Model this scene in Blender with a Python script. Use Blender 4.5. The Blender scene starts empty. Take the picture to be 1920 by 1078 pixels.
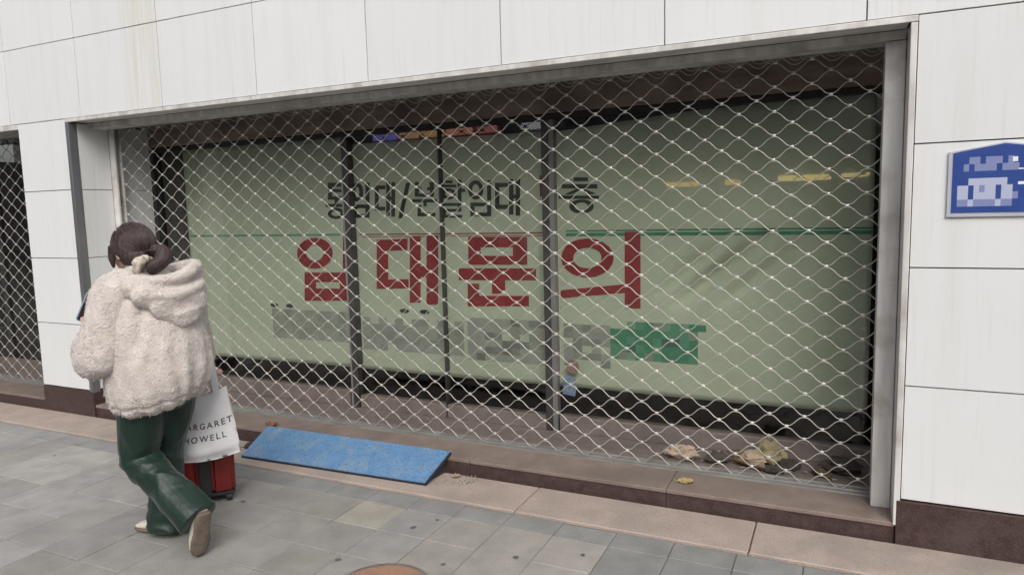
import bpy, bmesh, math, random
import numpy as np
from mathutils import Vector, Matrix, noise

random.seed(7)
R = math.radians
scene = bpy.context.scene
col = scene.collection

# ---------------------------------------------------------------- camera
cam_data = bpy.data.cameras.new('camera')
cam_data.sensor_width = 36.0
cam_data.lens = 36.0 * 1308.98 / 1920.0
cam_data.clip_start = 0.05
cam_data.clip_end = 500.0
cam = bpy.data.objects.new('camera', cam_data)
col.objects.link(cam)
yaw, pitch, roll = -0.4401907, -0.11123368, -0.02495284
fwd = Vector((math.sin(yaw) * math.cos(pitch), math.cos(yaw) * math.cos(pitch), math.sin(pitch)))
rgt = Vector((math.cos(yaw), -math.sin(yaw), 0.0))
upv = rgt.cross(fwd)
r2 = rgt * math.cos(roll) + upv * math.sin(roll)
u2 = upv * math.cos(roll) - rgt * math.sin(roll)
m = Matrix(((r2.x, u2.x, -fwd.x, 0.0), (r2.y, u2.y, -fwd.y, -3.6), (r2.z, u2.z, -fwd.z, 1.62), (0, 0, 0, 1)))
cam.matrix_world = m
scene.camera = cam

# ---------------------------------------------------------------- daylight (overcast)
SUN_DIR = Vector((0.43, -0.74, 0.80)).normalized()      # from the scene towards the sun
world = bpy.data.worlds.new('World')
scene.world = world
world.use_nodes = True
wn, wl = world.node_tree.nodes, world.node_tree.links
wn.clear()
sky = wn.new('ShaderNodeTexSky')
sky.sky_type = 'NISHITA'
sky.sun_disc = False
sky.sun_elevation = math.asin(SUN_DIR.z)
sky.sun_rotation = math.atan2(SUN_DIR.x, SUN_DIR.y)
sky.air_density = 1.0
sky.dust_density = 6.0
sky.ozone_density = 0.6
hs = wn.new('ShaderNodeHueSaturation')
hs.inputs['Saturation'].default_value = 0.42
bg = wn.new('ShaderNodeBackground')
bg.inputs['Strength'].default_value = 0.142
wo = wn.new('ShaderNodeOutputWorld')
wl.new(sky.outputs['Color'], hs.inputs['Color'])
wl.new(hs.outputs['Color'], bg.inputs['Color'])
wl.new(bg.outputs['Background'], wo.inputs['Surface'])

sun_data = bpy.data.lights.new('sun', 'SUN')
sun_data.energy = 0.95
sun_data.angle = R(34)
sun_data.color = (1.0, 0.985, 0.965)
sun = bpy.data.objects.new('sun', sun_data)
col.objects.link(sun)
sun.rotation_euler = SUN_DIR.to_track_quat('Z', 'Y').to_euler()
sun.location = (-4, -6, 9)

scene.view_settings.view_transform = 'Standard'
scene.view_settings.look = 'None'
scene.view_settings.gamma = 1.0
scene.view_settings.use_curve_mapping = False
scene.view_settings.exposure = 0.06
scene.cycles.max_bounces = 8
scene.cycles.transparent_max_bounces = 16
scene.cycles.caustics_reflective = False
scene.cycles.caustics_refractive = False

# ---------------------------------------------------------------- materials
def nmat(name):
    mt = bpy.data.materials.new(name)
    mt.use_nodes = True
    nt = mt.node_tree
    b = nt.nodes['Principled BSDF']
    return mt, nt, b

def pmat(name, c1, c2=None, scale=6.0, rough=0.6, metal=0.0, spec=0.5, bump=0.0, bscale=60.0, bdist=0.01,
         stretch=(1, 1, 1), world_space=True, tint=False, lo=0.35, hi=0.65, c3=None, c3scale=1.2, c3lo=0.5, c3hi=0.75,
         speck=None, speckscale=180.0, speckamt=0.5, rvar=0.0, sheen=0.0, detail=6.0):
    """noise-driven two or three tone surface with bump; tint multiplies by the object's own colour"""
    mt, nt, b = nmat(name)
    N, L = nt.nodes, nt.links
    if world_space:
        src = N.new('ShaderNodeNewGeometry').outputs['Position']
    else:
        src = N.new('ShaderNodeTexCoord').outputs['Object']
    mp = N.new('ShaderNodeMapping')
    mp.inputs['Scale'].default_value = stretch
    L.new(src, mp.inputs['Vector'])
    out = None
    if c2 is None: c2 = c1
    nz = N.new('ShaderNodeTexNoise'); nz.inputs['Scale'].default_value = scale; nz.inputs['Detail'].default_value = detail
    L.new(mp.outputs['Vector'], nz.inputs['Vector'])
    mr = N.new('ShaderNodeMapRange'); mr.inputs['From Min'].default_value = lo; mr.inputs['From Max'].default_value = hi
    L.new(nz.outputs['Fac'], mr.inputs['Value'])
    mx = N.new('ShaderNodeMix'); mx.data_type = 'RGBA'
    mx.inputs['A'].default_value = (*c1, 1); mx.inputs['B'].default_value = (*c2, 1)
    L.new(mr.outputs['Result'], mx.inputs['Factor'])
    out = mx.outputs['Result']
    if c3:
        n3 = N.new('ShaderNodeTexNoise'); n3.inputs['Scale'].default_value = c3scale; n3.inputs['Detail'].default_value = 5
        L.new(src, n3.inputs['Vector'])
        m3 = N.new('ShaderNodeMapRange'); m3.inputs['From Min'].default_value = c3lo; m3.inputs['From Max'].default_value = c3hi
        L.new(n3.outputs['Fac'], m3.inputs['Value'])
        x3 = N.new('ShaderNodeMix'); x3.data_type = 'RGBA'
        L.new(m3.outputs['Result'], x3.inputs['Factor']); L.new(out, x3.inputs['A']); x3.inputs['B'].default_value = (*c3, 1)
        out = x3.outputs['Result']
    if speck:
        n4 = N.new('ShaderNodeTexNoise'); n4.inputs['Scale'].default_value = speckscale; n4.inputs['Detail'].default_value = 2
        L.new(src, n4.inputs['Vector'])
        m4 = N.new('ShaderNodeMapRange'); m4.inputs['From Min'].default_value = 0.5; m4.inputs['From Max'].default_value = 0.7
        m4.inputs['To Max'].default_value = speckamt
        L.new(n4.outputs['Fac'], m4.inputs['Value'])
        x4 = N.new('ShaderNodeMix'); x4.data_type = 'RGBA'
        L.new(m4.outputs['Result'], x4.inputs['Factor']); L.new(out, x4.inputs['A']); x4.inputs['B'].default_value = (*speck, 1)
        out = x4.outputs['Result']
    if tint:
        oi = N.new('ShaderNodeObjectInfo')
        xt = N.new('ShaderNodeMix'); xt.data_type = 'RGBA'; xt.blend_type = 'MULTIPLY'; xt.inputs['Factor'].default_value = 1
        L.new(out, xt.inputs['A']); L.new(oi.outputs['Color'], xt.inputs['B'])
        out = xt.outputs['Result']
    L.new(out, b.inputs['Base Color'])
    b.inputs['Roughness'].default_value = rough
    b.inputs['Metallic'].default_value = metal
    b.inputs['Specular IOR Level'].default_value = spec
    if sheen:
        b.inputs['Sheen Weight'].default_value = sheen
        b.inputs['Sheen Roughness'].default_value = 0.4
    if rvar:
        mm = N.new('ShaderNodeMapRange'); mm.inputs['To Min'].default_value = rough - rvar; mm.inputs['To Max'].default_value = rough + rvar
        L.new(nz.outputs['Fac'], mm.inputs['Value']); L.new(mm.outputs['Result'], b.inputs['Roughness'])
    if bump:
        nb = N.new('ShaderNodeTexNoise'); nb.inputs['Scale'].default_value = bscale; nb.inputs['Detail'].default_value = 4
        L.new(mp.outputs['Vector'], nb.inputs['Vector'])
        bp = N.new('ShaderNodeBump'); bp.inputs['Strength'].default_value = bump; bp.inputs['Distance'].default_value = bdist
        L.new(nb.outputs['Fac'], bp.inputs['Height']); L.new(bp.outputs['Normal'], b.inputs['Normal'])
    return mt

# ---------------------------------------------------------------- object helpers
BASE = {}
def thing(name, label, cat, loc=(0, 0, 0), rotz=0.0, group=None, kind=None):
    o = bpy.data.objects.new(name, None)
    o.empty_display_size = 0.2
    col.objects.link(o)
    o.location = loc; o.rotation_euler = (0, 0, rotz)
    BASE[o.name] = Matrix.Translation(Vector(loc)) @ Matrix.Rotation(rotz, 4, 'Z')
    if label: o['label'] = label
    if cat: o['category'] = cat
    if group: o['group'] = group
    if kind: o['kind'] = kind
    return o

def mesh_of(bm, name, smooth=False):
    me = bpy.data.meshes.new(name)
    bm.to_mesh(me); bm.free()
    if smooth:
        me.polygons.foreach_set('use_smooth', [True] * len(me.polygons))
    return me

def link(name, me, mt, parent=None, world=True, smooth=False, label=None, kind=None):
    """link a mesh (built in world coordinates when world=True) under its thing or part"""
    o = bpy.data.objects.new(name, me)
    col.objects.link(o)
    if parent is not None:
        o.parent = parent
        if world:
            b = BASE.get(parent.name)
            if b is not None:
                me.transform(b.inverted())
                BASE[o.name] = b
        BASE.setdefault(o.name, BASE.get(parent.name))
    if mt is not None and len(me.materials) == 0:
        me.materials.append(mt)
    if smooth:
        me.polygons.foreach_set('use_smooth', [True] * len(me.polygons))
    if label: o['label'] = label
    if kind: o['kind'] = kind
    return o

def part(name, bm, mt, parent, **k):
    return link(name, mesh_of(bm, name), mt, parent, **k)

def box(bm, x0, x1, y0, y1, z0, z1, bev=0.0):
    vs = [bm.verts.new(p) for p in ((x0, y0, z0), (x1, y0, z0), (x1, y1, z0), (x0, y1, z0),
                                    (x0, y0, z1), (x1, y0, z1), (x1, y1, z1), (x0, y1, z1))]
    fs = [bm.faces.new([vs[i] for i in f]) for f in ((0, 3, 2, 1), (4, 5, 6, 7), (0, 1, 5, 4), (1, 2, 6, 5), (2, 3, 7, 6), (3, 0, 4, 7))]
    if bev:
        es = set(e for f in fs for e in f.edges)
        bmesh.ops.bevel(bm, geom=list(es), offset=bev, segments=2, affect='EDGES', profile=0.5)
    return bm

def bxm(*a, **k):
    return box(bmesh.new(), *a, **k)

def loft(bm, rings, cap0=True, cap1=True, closed=True):
    vr = [[bm.verts.new(p) for p in r] for r in rings]
    n = len(vr[0])
    for a, b in zip(vr, vr[1:]):
        for i in range(n if closed else n - 1):
            j = (i + 1) % n
            bm.faces.new((a[i], a[j], b[j], b[i]))
    if cap0: bm.faces.new(list(reversed(vr[0])))
    if cap1: bm.faces.new(vr[-1])
    return vr

def tube(bm, pts, radii, n=12, cap=True, flat=None, upref=None):
    """tube along points; radii scalars or (a, b) pairs"""
    pts = [Vector(p) for p in pts]
    rings = []
    ref = Vector(upref) if upref else None
    u = None
    for i, p in enumerate(pts):
        if i == 0: t = pts[1] - pts[0]
        elif i == len(pts) - 1: t = pts[-1] - pts[-2]
        else: t = (pts[i + 1] - pts[i]).normalized() + (pts[i] - pts[i - 1]).normalized()
        t.normalize()
        if u is None:
            a = ref if ref else (Vector((0, 0, 1)) if abs(t.z) < 0.8 else Vector((1, 0, 0)))
            u = (a - t * a.dot(t)).normalized()
        else:
            u = (u - t * u.dot(t)).normalized()
        v = t.cross(u)
        r = radii[i]
        ra, rb = r if isinstance(r, (tuple, list)) else (r, r)
        rings.append([p + u * (ra * math.cos(2 * math.pi * k / n)) + v * (rb * math.sin(2 * math.pi * k / n)) for k in range(n)])
    loft(bm, rings, cap, cap)
    return bm

def curve_pts(pts, sub=6):
    """Catmull-Rom through points (vectors of any length)"""
    P = [np.array(p, float) for p in pts]
    P = [2 * P[0] - P[1]] + P + [2 * P[-1] - P[-2]]
    out = []
    for i in range(1, len(P) - 2):
        for s in range(sub):
            t = s / sub
            a, b, c, d = P[i - 1], P[i], P[i + 1], P[i + 2]
            out.append(0.5 * (2 * b + (c - a) * t + (2 * a - 5 * b + 4 * c - d) * t * t + (3 * b - a - 3 * c + d) * t ** 3))
    out.append(P[-2])
    return out

def ball(bm, c, r, rot=None, seg=20, rings=14):
    m = Matrix.Translation(Vector(c)) @ (rot.to_4x4() if rot is not None else Matrix.Identity(4)) @ Matrix.Diagonal((*r, 1))
    bmesh.ops.create_uvsphere(bm, u_segments=seg, v_segments=rings, radius=1.0, matrix=m)
    return bm

def fuse(bm, voxel, smooth=4, factor=0.5):
    """union of overlapping closed shapes as one continuous skin"""
    bmesh.ops.recalc_face_normals(bm, faces=bm.faces)
    me = mesh_of(bm, 'fuse')
    o = bpy.data.objects.new('fuse', me)
    col.objects.link(o)
    md = o.modifiers.new('r', 'REMESH'); md.mode = 'VOXEL'; md.voxel_size = voxel
    if smooth:
        ms = o.modifiers.new('s', 'SMOOTH'); ms.iterations = smooth; ms.factor = factor
    dg = bpy.context.evaluated_depsgraph_get()
    dg.update()
    res = bpy.data.meshes.new_from_object(o.evaluated_get(dg))
    bpy.data.objects.remove(o); bpy.data.meshes.remove(me)
    return res

def displace(me, fn):
    n = len(me.vertices)
    co = np.empty(n * 3); me.vertices.foreach_get('co', co); co = co.reshape(-1, 3)
    no = np.empty(n * 3); me.vertices.foreach_get('normal', no); no = no.reshape(-1, 3)
    d = np.array([fn(Vector(c), Vector(k)) for c, k in zip(co, no)])
    co += no * d[:, None]
    me.vertices.foreach_set('co', co.ravel()); me.update()

def ss(a, b, x):
    t = max(0.0, min(1.0, (x - a) / (b - a))); return t * t * (3 - 2 * t)

def nz(p, s, sx=1, sy=1, sz=1, off=0.0):
    return noise.noise(Vector((p.x * s * sx + off, p.y * s * sy + off, p.z * s * sz)))

# ---------------------------------------------------------------- surfaces
# white composite wall panels: faint vertical rain streaks, one yellowed run-off below a leak
def panel_material():
    mt, nt, b = nmat('white_panel')
    N, L = nt.nodes, nt.links
    pos = N.new('ShaderNodeNewGeometry').outputs['Position']
    sep = N.new('ShaderNodeSeparateXYZ'); L.new(pos, sep.inputs[0])
    def streak(scale, lo, hi, amt):
        mp = N.new('ShaderNodeMapping'); mp.inputs['Scale'].default_value = (1, 1, 0.05)
        L.new(pos, mp.inputs['Vector'])
        n = N.new('ShaderNodeTexNoise'); n.inputs['Scale'].default_value = scale; n.inputs['Detail'].default_value = 5
        L.new(mp.outputs['Vector'], n.inputs['Vector'])
        r = N.new('ShaderNodeMapRange'); r.inputs['From Min'].default_value = lo; r.inputs['From Max'].default_value = hi; r.inputs['To Max'].default_value = amt
        L.new(n.outputs['Fac'], r.inputs['Value'])
        return r.outputs['Result']
    def mix(a, colr, fac, mode='MIX'):
        x = N.new('ShaderNodeMix'); x.data_type = 'RGBA'; x.blend_type = mode
        L.new(fac, x.inputs['Factor'])
        if isinstance(a, tuple): x.inputs['A'].default_value = (*a, 1)
        else: L.new(a, x.inputs['A'])
        x.inputs['B'].default_value = (*colr, 1)
        return x.outputs['Result']
    c = mix((0.755, 0.775, 0.785), (0.69, 0.695, 0.685), streak(7.0, 0.5, 0.75, 0.55))
    c = mix(c, (0.60, 0.59, 0.56), streak(45.0, 0.56, 0.8, 0.45))
    # leak stain: a narrow run-off with its own place on the wall
    ac = N.new('ShaderNodeMath'); ac.operation = 'ADD'; ac.inputs[1].default_value = 4.62
    L.new(sep.outputs['X'], ac.inputs[0])
    ab = N.new('ShaderNodeMath'); ab.operation = 'ABSOLUTE'; L.new(ac.outputs[0], ab.inputs[0])
    lr = N.new('ShaderNodeMapRange'); lr.inputs['From Min'].default_value = 0.24; lr.inputs['From Max'].default_value = 0.02
    lr.inputs['To Min'].default_value = 0.0; lr.inputs['To Max'].default_value = 0.55
    L.new(ab.outputs[0], lr.inputs['Value'])
    mu = N.new('ShaderNodeMath'); mu.operation = 'MULTIPLY'
    L.new(lr.outputs['Result'], mu.inputs[0]); L.new(streak(26.0, 0.36, 0.62, 1.0), mu.inputs[1])
    zr = N.new('ShaderNodeMapRange'); zr.inputs['From Min'].default_value = 2.3; zr.inputs['From Max'].default_value = 2.44
    L.new(sep.outputs['Z'], zr.inputs['Value'])
    m2 = N.new('ShaderNodeMath'); m2.operation = 'MULTIPLY'; L.new(mu.outputs[0], m2.inputs[0]); L.new(zr.outputs['Result'], m2.inputs[1])
    c = mix(c, (0.62, 0.55, 0.40), m2.outputs[0])
    # scuffs
    n = N.new('ShaderNodeTexNoise'); n.inputs['Scale'].default_value = 9; n.inputs['Detail'].default_value = 8; n.inputs['Roughness'].default_value = 0.7
    L.new(pos, n.inputs['Vector'])
    r = N.new('ShaderNodeMapRange'); r.inputs['From Min'].default_value = 0.66; r.inputs['From Max'].default_value = 0.8; r.inputs['To Max'].default_value = 0.5
    L.new(n.outputs['Fac'], r.inputs['Value'])
    c = mix(c, (0.5, 0.49, 0.47), r.outputs['Result'])
    oi = N.new('ShaderNodeObjectInfo')
    x = N.new('ShaderNodeMix'); x.data_type = 'RGBA'; x.blend_type = 'MULTIPLY'; x.inputs['Factor'].default_value = 1
    L.new(c, x.inputs['A']); L.new(oi.outputs['Color'], x.inputs['B'])
    L.new(x.outputs['Result'], b.inputs['Base Color'])
    b.inputs['Roughness'].default_value = 0.32
    nb = N.new('ShaderNodeTexNoise'); nb.inputs['Scale'].default_value = 2.2; nb.inputs['Detail'].default_value = 2
    L.new(pos, nb.inputs['Vector'])
    bp = N.new('ShaderNodeBump'); bp.inputs['Strength'].default_value = 0.25; bp.inputs['Distance'].default_value = 0.02
    L.new(nb.outputs['Fac'], bp.inputs['Height']); L.new(bp.outputs['Normal'], b.inputs['Normal'])
    return mt

M = {}
M['panel'] = panel_material()
M['joint'] = pmat('panel_joint', (0.10, 0.10, 0.095), (0.16, 0.155, 0.15), scale=5, rough=0.8)
M['dark_granite'] = pmat('brown_polished_granite', (0.045, 0.027, 0.026), (0.070, 0.044, 0.041), scale=22, rough=0.5, spec=0.3, speck=(0.17, 0.13, 0.12), speckscale=220, speckamt=0.4,
                         c3=(0.09, 0.066, 0.06), c3scale=3.0, c3lo=0.58, c3hi=0.85, rvar=0.1)
M['tread_granite'] = pmat('worn_pink_granite', (0.21, 0.162, 0.142), (0.27, 0.215, 0.19), scale=9, rough=0.55, speck=(0.10, 0.07, 0.06), speckscale=240, speckamt=0.5,
                          c3=(0.16, 0.132, 0.118), c3scale=2.2, c3lo=0.48, c3hi=0.7, bump=0.2, bscale=120, bdist=0.003)
M['band_granite'] = pmat('flamed_pink_granite', (0.43, 0.355, 0.31), (0.36, 0.30, 0.265), scale=5, rough=0.75, speck=(0.20, 0.15, 0.13), speckscale=160, speckamt=0.55,
                         c3=(0.30, 0.265, 0.24), c3scale=2.4, c3lo=0.5, c3hi=0.72, bump=0.3, bscale=150, bdist=0.004)
M['paver'] = pmat('grey_paver', (0.33, 0.32, 0.305), (0.265, 0.258, 0.247), scale=7, rough=0.8, tint=True, speck=(0.13, 0.13, 0.13), speckscale=260, speckamt=0.5,
                  c3=(0.225, 0.22, 0.21), c3scale=1.6, c3lo=0.5, c3hi=0.78, bump=0.35, bscale=140, bdist=0.004, spec=0.35)
M['grout'] = pmat('joint_sand', (0.13, 0.127, 0.12), (0.19, 0.185, 0.175), scale=14, rough=0.95, bump=0.5, bscale=90)
M['asphalt'] = pmat('road_asphalt', (0.075, 0.075, 0.075), (0.10, 0.10, 0.098), scale=12, rough=0.9, bump=0.5, bscale=110)
M['steel'] = pmat('stained_steel', (0.76, 0.755, 0.745), (0.58, 0.565, 0.55), scale=3.0, stretch=(6, 6, 0.6), rough=0.36, metal=0.12, rvar=0.12,
                  c3=(0.36, 0.30, 0.26), c3scale=5.0, c3lo=0.50, c3hi=0.78, bump=0.15, bscale=30, bdist=0.003)
M['soffit_steel'] = pmat('soffit_steel', (0.86, 0.845, 0.82), (0.66, 0.64, 0.61), scale=2.0, stretch=(1.2, 9, 9), rough=0.45, metal=0.1, rvar=0.1,
                         c3=(0.38, 0.34, 0.30), c3scale=3.0, c3lo=0.58, c3hi=0.8)
M['wire'] = pmat('galvanised_wire', (0.56, 0.545, 0.50), (0.44, 0.425, 0.39), scale=7, rough=0.4, metal=0.4)
M['clip'] = pmat('bright_clip', (0.76, 0.75, 0.71), (0.54, 0.53, 0.49), scale=7, rough=0.3, metal=0.35)
M['black_frame'] = pmat('black_frame', (0.018, 0.018, 0.02), (0.03, 0.03, 0.031), scale=8, rough=0.4)
M['mullion'] = pmat('grey_mullion', (0.06, 0.06, 0.062), (0.09, 0.09, 0.09), scale=8, rough=0.4, metal=0.4)
M['alu'] = pmat('aluminium_strip', (0.45, 0.44, 0.43), (0.34, 0.33, 0.32), scale=9, rough=0.4, metal=0.6)
M['plinth'] = pmat('brown_grey_plinth', (0.17, 0.14, 0.13), (0.22, 0.185, 0.17), scale=11, rough=0.5, speck=(0.09, 0.07, 0.065), speckscale=200, speckamt=0.5,
                   c3=(0.13, 0.115, 0.105), c3scale=2.4)
M['header'] = pmat('brown_header_board', (0.26, 0.19, 0.16), (0.36, 0.275, 0.235), scale=6, stretch=(0.6, 1, 2.5), rough=0.45,
                   c3=(0.15, 0.12, 0.11), c3scale=2.5, c3lo=0.45, c3hi=0.7)
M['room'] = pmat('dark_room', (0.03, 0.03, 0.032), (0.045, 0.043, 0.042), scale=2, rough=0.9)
M['shop_goods'] = pmat('shop_goods', (0.10, 0.10, 0.11), (0.055, 0.05, 0.05), scale=3, rough=0.6)
M['banner'] = pmat('sage_banner', (0.56, 0.595, 0.475), (0.51, 0.545, 0.43), scale=2.0, rough=0.7, bump=0.12, bscale=240, bdist=0.002, spec=0.3)
M['seam'] = pmat('banner_seam', (0.05, 0.19, 0.12), (0.06, 0.22, 0.14), scale=8, rough=0.6)
M['red'] = pmat('red_lettering', (0.33, 0.040, 0.047), (0.27, 0.034, 0.04), scale=8, rough=0.6)
M['black'] = pmat('black_lettering', (0.035, 0.038, 0.036), (0.055, 0.058, 0.054), scale=8, rough=0.6)
M['green'] = pmat('green_lettering', (0.05, 0.23, 0.14), (0.08, 0.26, 0.17), scale=8, rough=0.6)
M['glass'] = None
def glass_material():
    mt = bpy.data.materials.new('window_glass'); mt.use_nodes = True
    nt = mt.node_tree; N, L = nt.nodes, nt.links; N.clear()
    fr = N.new('ShaderNodeFresnel')
    ge = N.new('ShaderNodeNewGeometry'); io = N.new('ShaderNodeMapRange')          # same air-to-glass loss on both faces of the thin pane
    io.inputs['To Min'].default_value = 1.5; io.inputs['To Max'].default_value = 1 / 1.5
    L.new(ge.outputs['Backfacing'], io.inputs['Value']); L.new(io.outputs['Result'], fr.inputs['IOR'])
    tr = N.new('ShaderNodeBsdfTransparent'); tr.inputs['Color'].default_value = (0.90, 0.92, 0.90, 1)
    gl = N.new('ShaderNodeBsdfGlossy'); gl.inputs['Roughness'].default_value = 0.0
    mx = N.new('ShaderNodeMixShader'); o = N.new('ShaderNodeOutputMaterial')
    L.new(fr.outputs[0], mx.inputs[0]); L.new(tr.outputs[0], mx.inputs[1]); L.new(gl.outputs[0], mx.inputs[2]); L.new(mx.outputs[0], o.inputs['Surface'])
    return mt
M['glass'] = glass_material()

# ---------------------------------------------------------------- the ground
gbm = bmesh.new(); box(gbm, -120, 120, -120, 60, -0.30, -0.14)
g = link('ground', mesh_of(gbm, 'ground'), M['asphalt']); g['kind'] = 'structure'
pbm = bmesh.new(); box(pbm, -16, 7, -4.6, 3.6, -0.138, -0.007)
pav = link('pavement', mesh_of(pbm, 'pavement'), M['grout']); pav['kind'] = 'structure'
kbm = bmesh.new(); box(kbm, -16, 7, -4.85, -4.605, -0.138, 0.0, bev=0.012)
kb = link('kerb', mesh_of(kbm, 'kerb'), M['band_granite']); kb['kind'] = 'structure'

def chamfer_slab(x0, x1, y0, y1, z0, z1, c=0.004):
    bm = bmesh.new()
    r = []
    for (dx, z) in ((0, z0), (0, z1 - c), (c, z1)):
        r.append([(x0 + dx, y0 + dx, z), (x1 - dx, y0 + dx, z), (x1 - dx, y1 - dx, z), (x0 + dx, y1 - dx, z)])
    loft(bm, r)
    return bm

# pavers run in columns at right angles to the shop front; tones differ stone by stone
PITCH = 0.2875
rows = [(-0.525, -0.368), (-0.795, -0.525), (-1.075, -0.795), (-1.345, -1.075), (-1.615, -1.345), (-1.885, -1.615), (-2.155, -1.885)]
paver_mesh = {}
rp = random.Random(21)
for ci in range(-31, 9):
    cx0 = -2.125 + ci * PITCH
    skip = 0
    for ri, (y0, y1) in enumerate(rows):
        if skip: skip -= 1; continue
        yy0 = y0
        if 0 < ri < len(rows) - 1 and rp.random() < 0.25:
            yy0 = rows[ri + 1][0]; skip = 1
        key = (ri, skip)
        if key not in paver_mesh:
            me_ = mesh_of(chamfer_slab(0.002, PITCH - 0.002, yy0 + 0.002 - y1, -0.002, -0.03, 0.0, 0.003), 'paver')
            me_.materials.append(M['paver'])
            paver_mesh[key] = me_
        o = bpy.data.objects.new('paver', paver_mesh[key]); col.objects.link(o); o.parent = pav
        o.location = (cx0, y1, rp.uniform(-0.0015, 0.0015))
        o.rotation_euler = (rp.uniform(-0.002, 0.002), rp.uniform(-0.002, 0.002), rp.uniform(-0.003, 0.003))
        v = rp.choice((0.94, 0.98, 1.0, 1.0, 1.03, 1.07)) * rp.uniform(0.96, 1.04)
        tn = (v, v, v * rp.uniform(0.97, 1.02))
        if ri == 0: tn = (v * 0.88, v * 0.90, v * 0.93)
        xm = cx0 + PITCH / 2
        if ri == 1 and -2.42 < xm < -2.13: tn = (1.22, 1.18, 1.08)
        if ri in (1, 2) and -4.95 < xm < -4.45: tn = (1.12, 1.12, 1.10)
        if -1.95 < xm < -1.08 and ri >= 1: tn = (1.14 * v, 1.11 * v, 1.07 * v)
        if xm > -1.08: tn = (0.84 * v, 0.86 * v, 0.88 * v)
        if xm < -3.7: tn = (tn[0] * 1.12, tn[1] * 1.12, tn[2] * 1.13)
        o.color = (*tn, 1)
# pale granite band against the building
x = -9.95
while x < 4.0:
    o = part('border_slab', chamfer_slab(x + 0.003, x + 1.197, -0.352, -0.004, -0.03, 0.010, 0.005), M['band_granite'], pav, world=False)
    x += 1.2
gum_bm = bmesh.new(); bmesh.ops.create_circle(gum_bm, cap_ends=True, segments=10, radius=1.0)
gum_me = mesh_of(gum_bm, 'gum_spot'); gum_me.materials.append(pmat('old_gum', (0.10, 0.097, 0.093), (0.13, 0.126, 0.12), rough=0.7))
for (gx, gy, gr) in ((-2.102, -1.133, .020), (-1.959, -0.71, .021), (-1.889, -0.588, .014), (-1.338, -0.792, .017), (-1.055, -0.653, .014), (-3.05, -0.80, .018),
                     (-1.62, -0.98, .013), (-4.9, -0.72, .016), (-0.62, -0.74, .013)):
    o = bpy.data.objects.new('gum_spot', gum_me); col.objects.link(o); o.parent = pav
    o.location = (gx, gy, 0.0045); o.scale = (gr * .85, gr * rp.uniform(0.45, 0.75), 1); o.rotation_euler = (0, 0, rp.uniform(0, 3))

# ---------------------------------------------------------------- the shop building
X0, X1 = -5.526, 0.258            # the opening
ZH, ZB = 2.415, 0.229             # panel bottoms over the opening / over the base
bld = thing('shop_building', 'white panelled shop building with brown granite base and a wide steel framed opening', 'building', (-2.6, 0.02, 0))
LX0 = -10.2; LX1 = -6.166         # the neighbouring shop's opening
core = bmesh.new()
box(core, -12.0, 4.0, 0.022, 0.30, ZH + 0.008, 6.6)
box(core, LX1 + 0.010, X0 - 0.012, 0.022, 3.2, ZB - 0.004, ZH + 0.006)
box(core, X1 + 0.034, 4.0, 0.022, 3.2, ZB - 0.004, ZH + 0.006)
box(core, -12.0, LX0, 0.022, 3.2, ZB - 0.004, ZH + 0.006)
box(core, -12.0, 4.0, 3.3, 3.5, 0.0, 6.6)
part('wall_core', core, M['joint'], bld)

def panel(x0, x1, z0, z1, tone=None):
    gp = 0.0032
    bm = bmesh.new()
    box(bm, x0 + gp, x1 - gp, 0.0, 0.020, z0 + gp, z1 - gp)
    bmesh.ops.transform(bm, matrix=Matrix.Translation(((x0 + x1) / 2, 0, (z0 + z1) / 2)) @ Matrix.Rotation(rp.uniform(-.0016, .0016), 4, 'Z') @ Matrix.Rotation(rp.uniform(-.0016, .0016), 4, 'X') @ Matrix.Translation((-(x0 + x1) / 2, 0, -(z0 + z1) / 2)), verts=bm.verts)
    o = part('panel', bm, M['panel'], bld)
    t = tone or rp.uniform(0.965, 1.02)
    o.color = (t, t, t, 1)
    return o
zcol = [ZB, 0.771, 1.315, 1.863, ZH]
xj = [-11.69, -10.785, -9.88, -8.975, -8.07, -7.165, -6.263, -5.358, -4.440, -3.534, -2.631, -1.727, -0.818, 0.085, 0.990, 1.895, 2.80, 3.70]
for a, b_ in zip(xj, xj[1:]):
    for z0, z1 in ((ZH, 3.008), (3.008, 3.60), (3.60, 4.19), (4.19, 4.78)):
        panel(a, b_, z0, z1)
for z0, z1 in zip(zcol, zcol[1:]):
    panel(LX1, X0, z0, z1)
    for a, b_ in ((0.286, 1.215), (1.215, 2.12), (2.12, 3.02)):
        panel(a, b_, z0, z1, 0.97 if z1 < 2 else 0.94)
    panel(-11.2, LX0, z0, z1)
    # reveal on the left of the opening, in front of and behind the shutter guide
    for (ya, yb) in ((0.066, 0.325), (0.408, 0.70)):
        bm = bmesh.new(); box(bm, X0 - 0.011, X0 + 0.008, ya + 0.001, yb - 0.001, z0 + 0.0028, z1 - 0.0028 - (0.03 if z1 == ZH else 0))
        part('panel', bm, M['panel'], bld).color = (0.97, 0.97, 0.97, 1)

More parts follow.
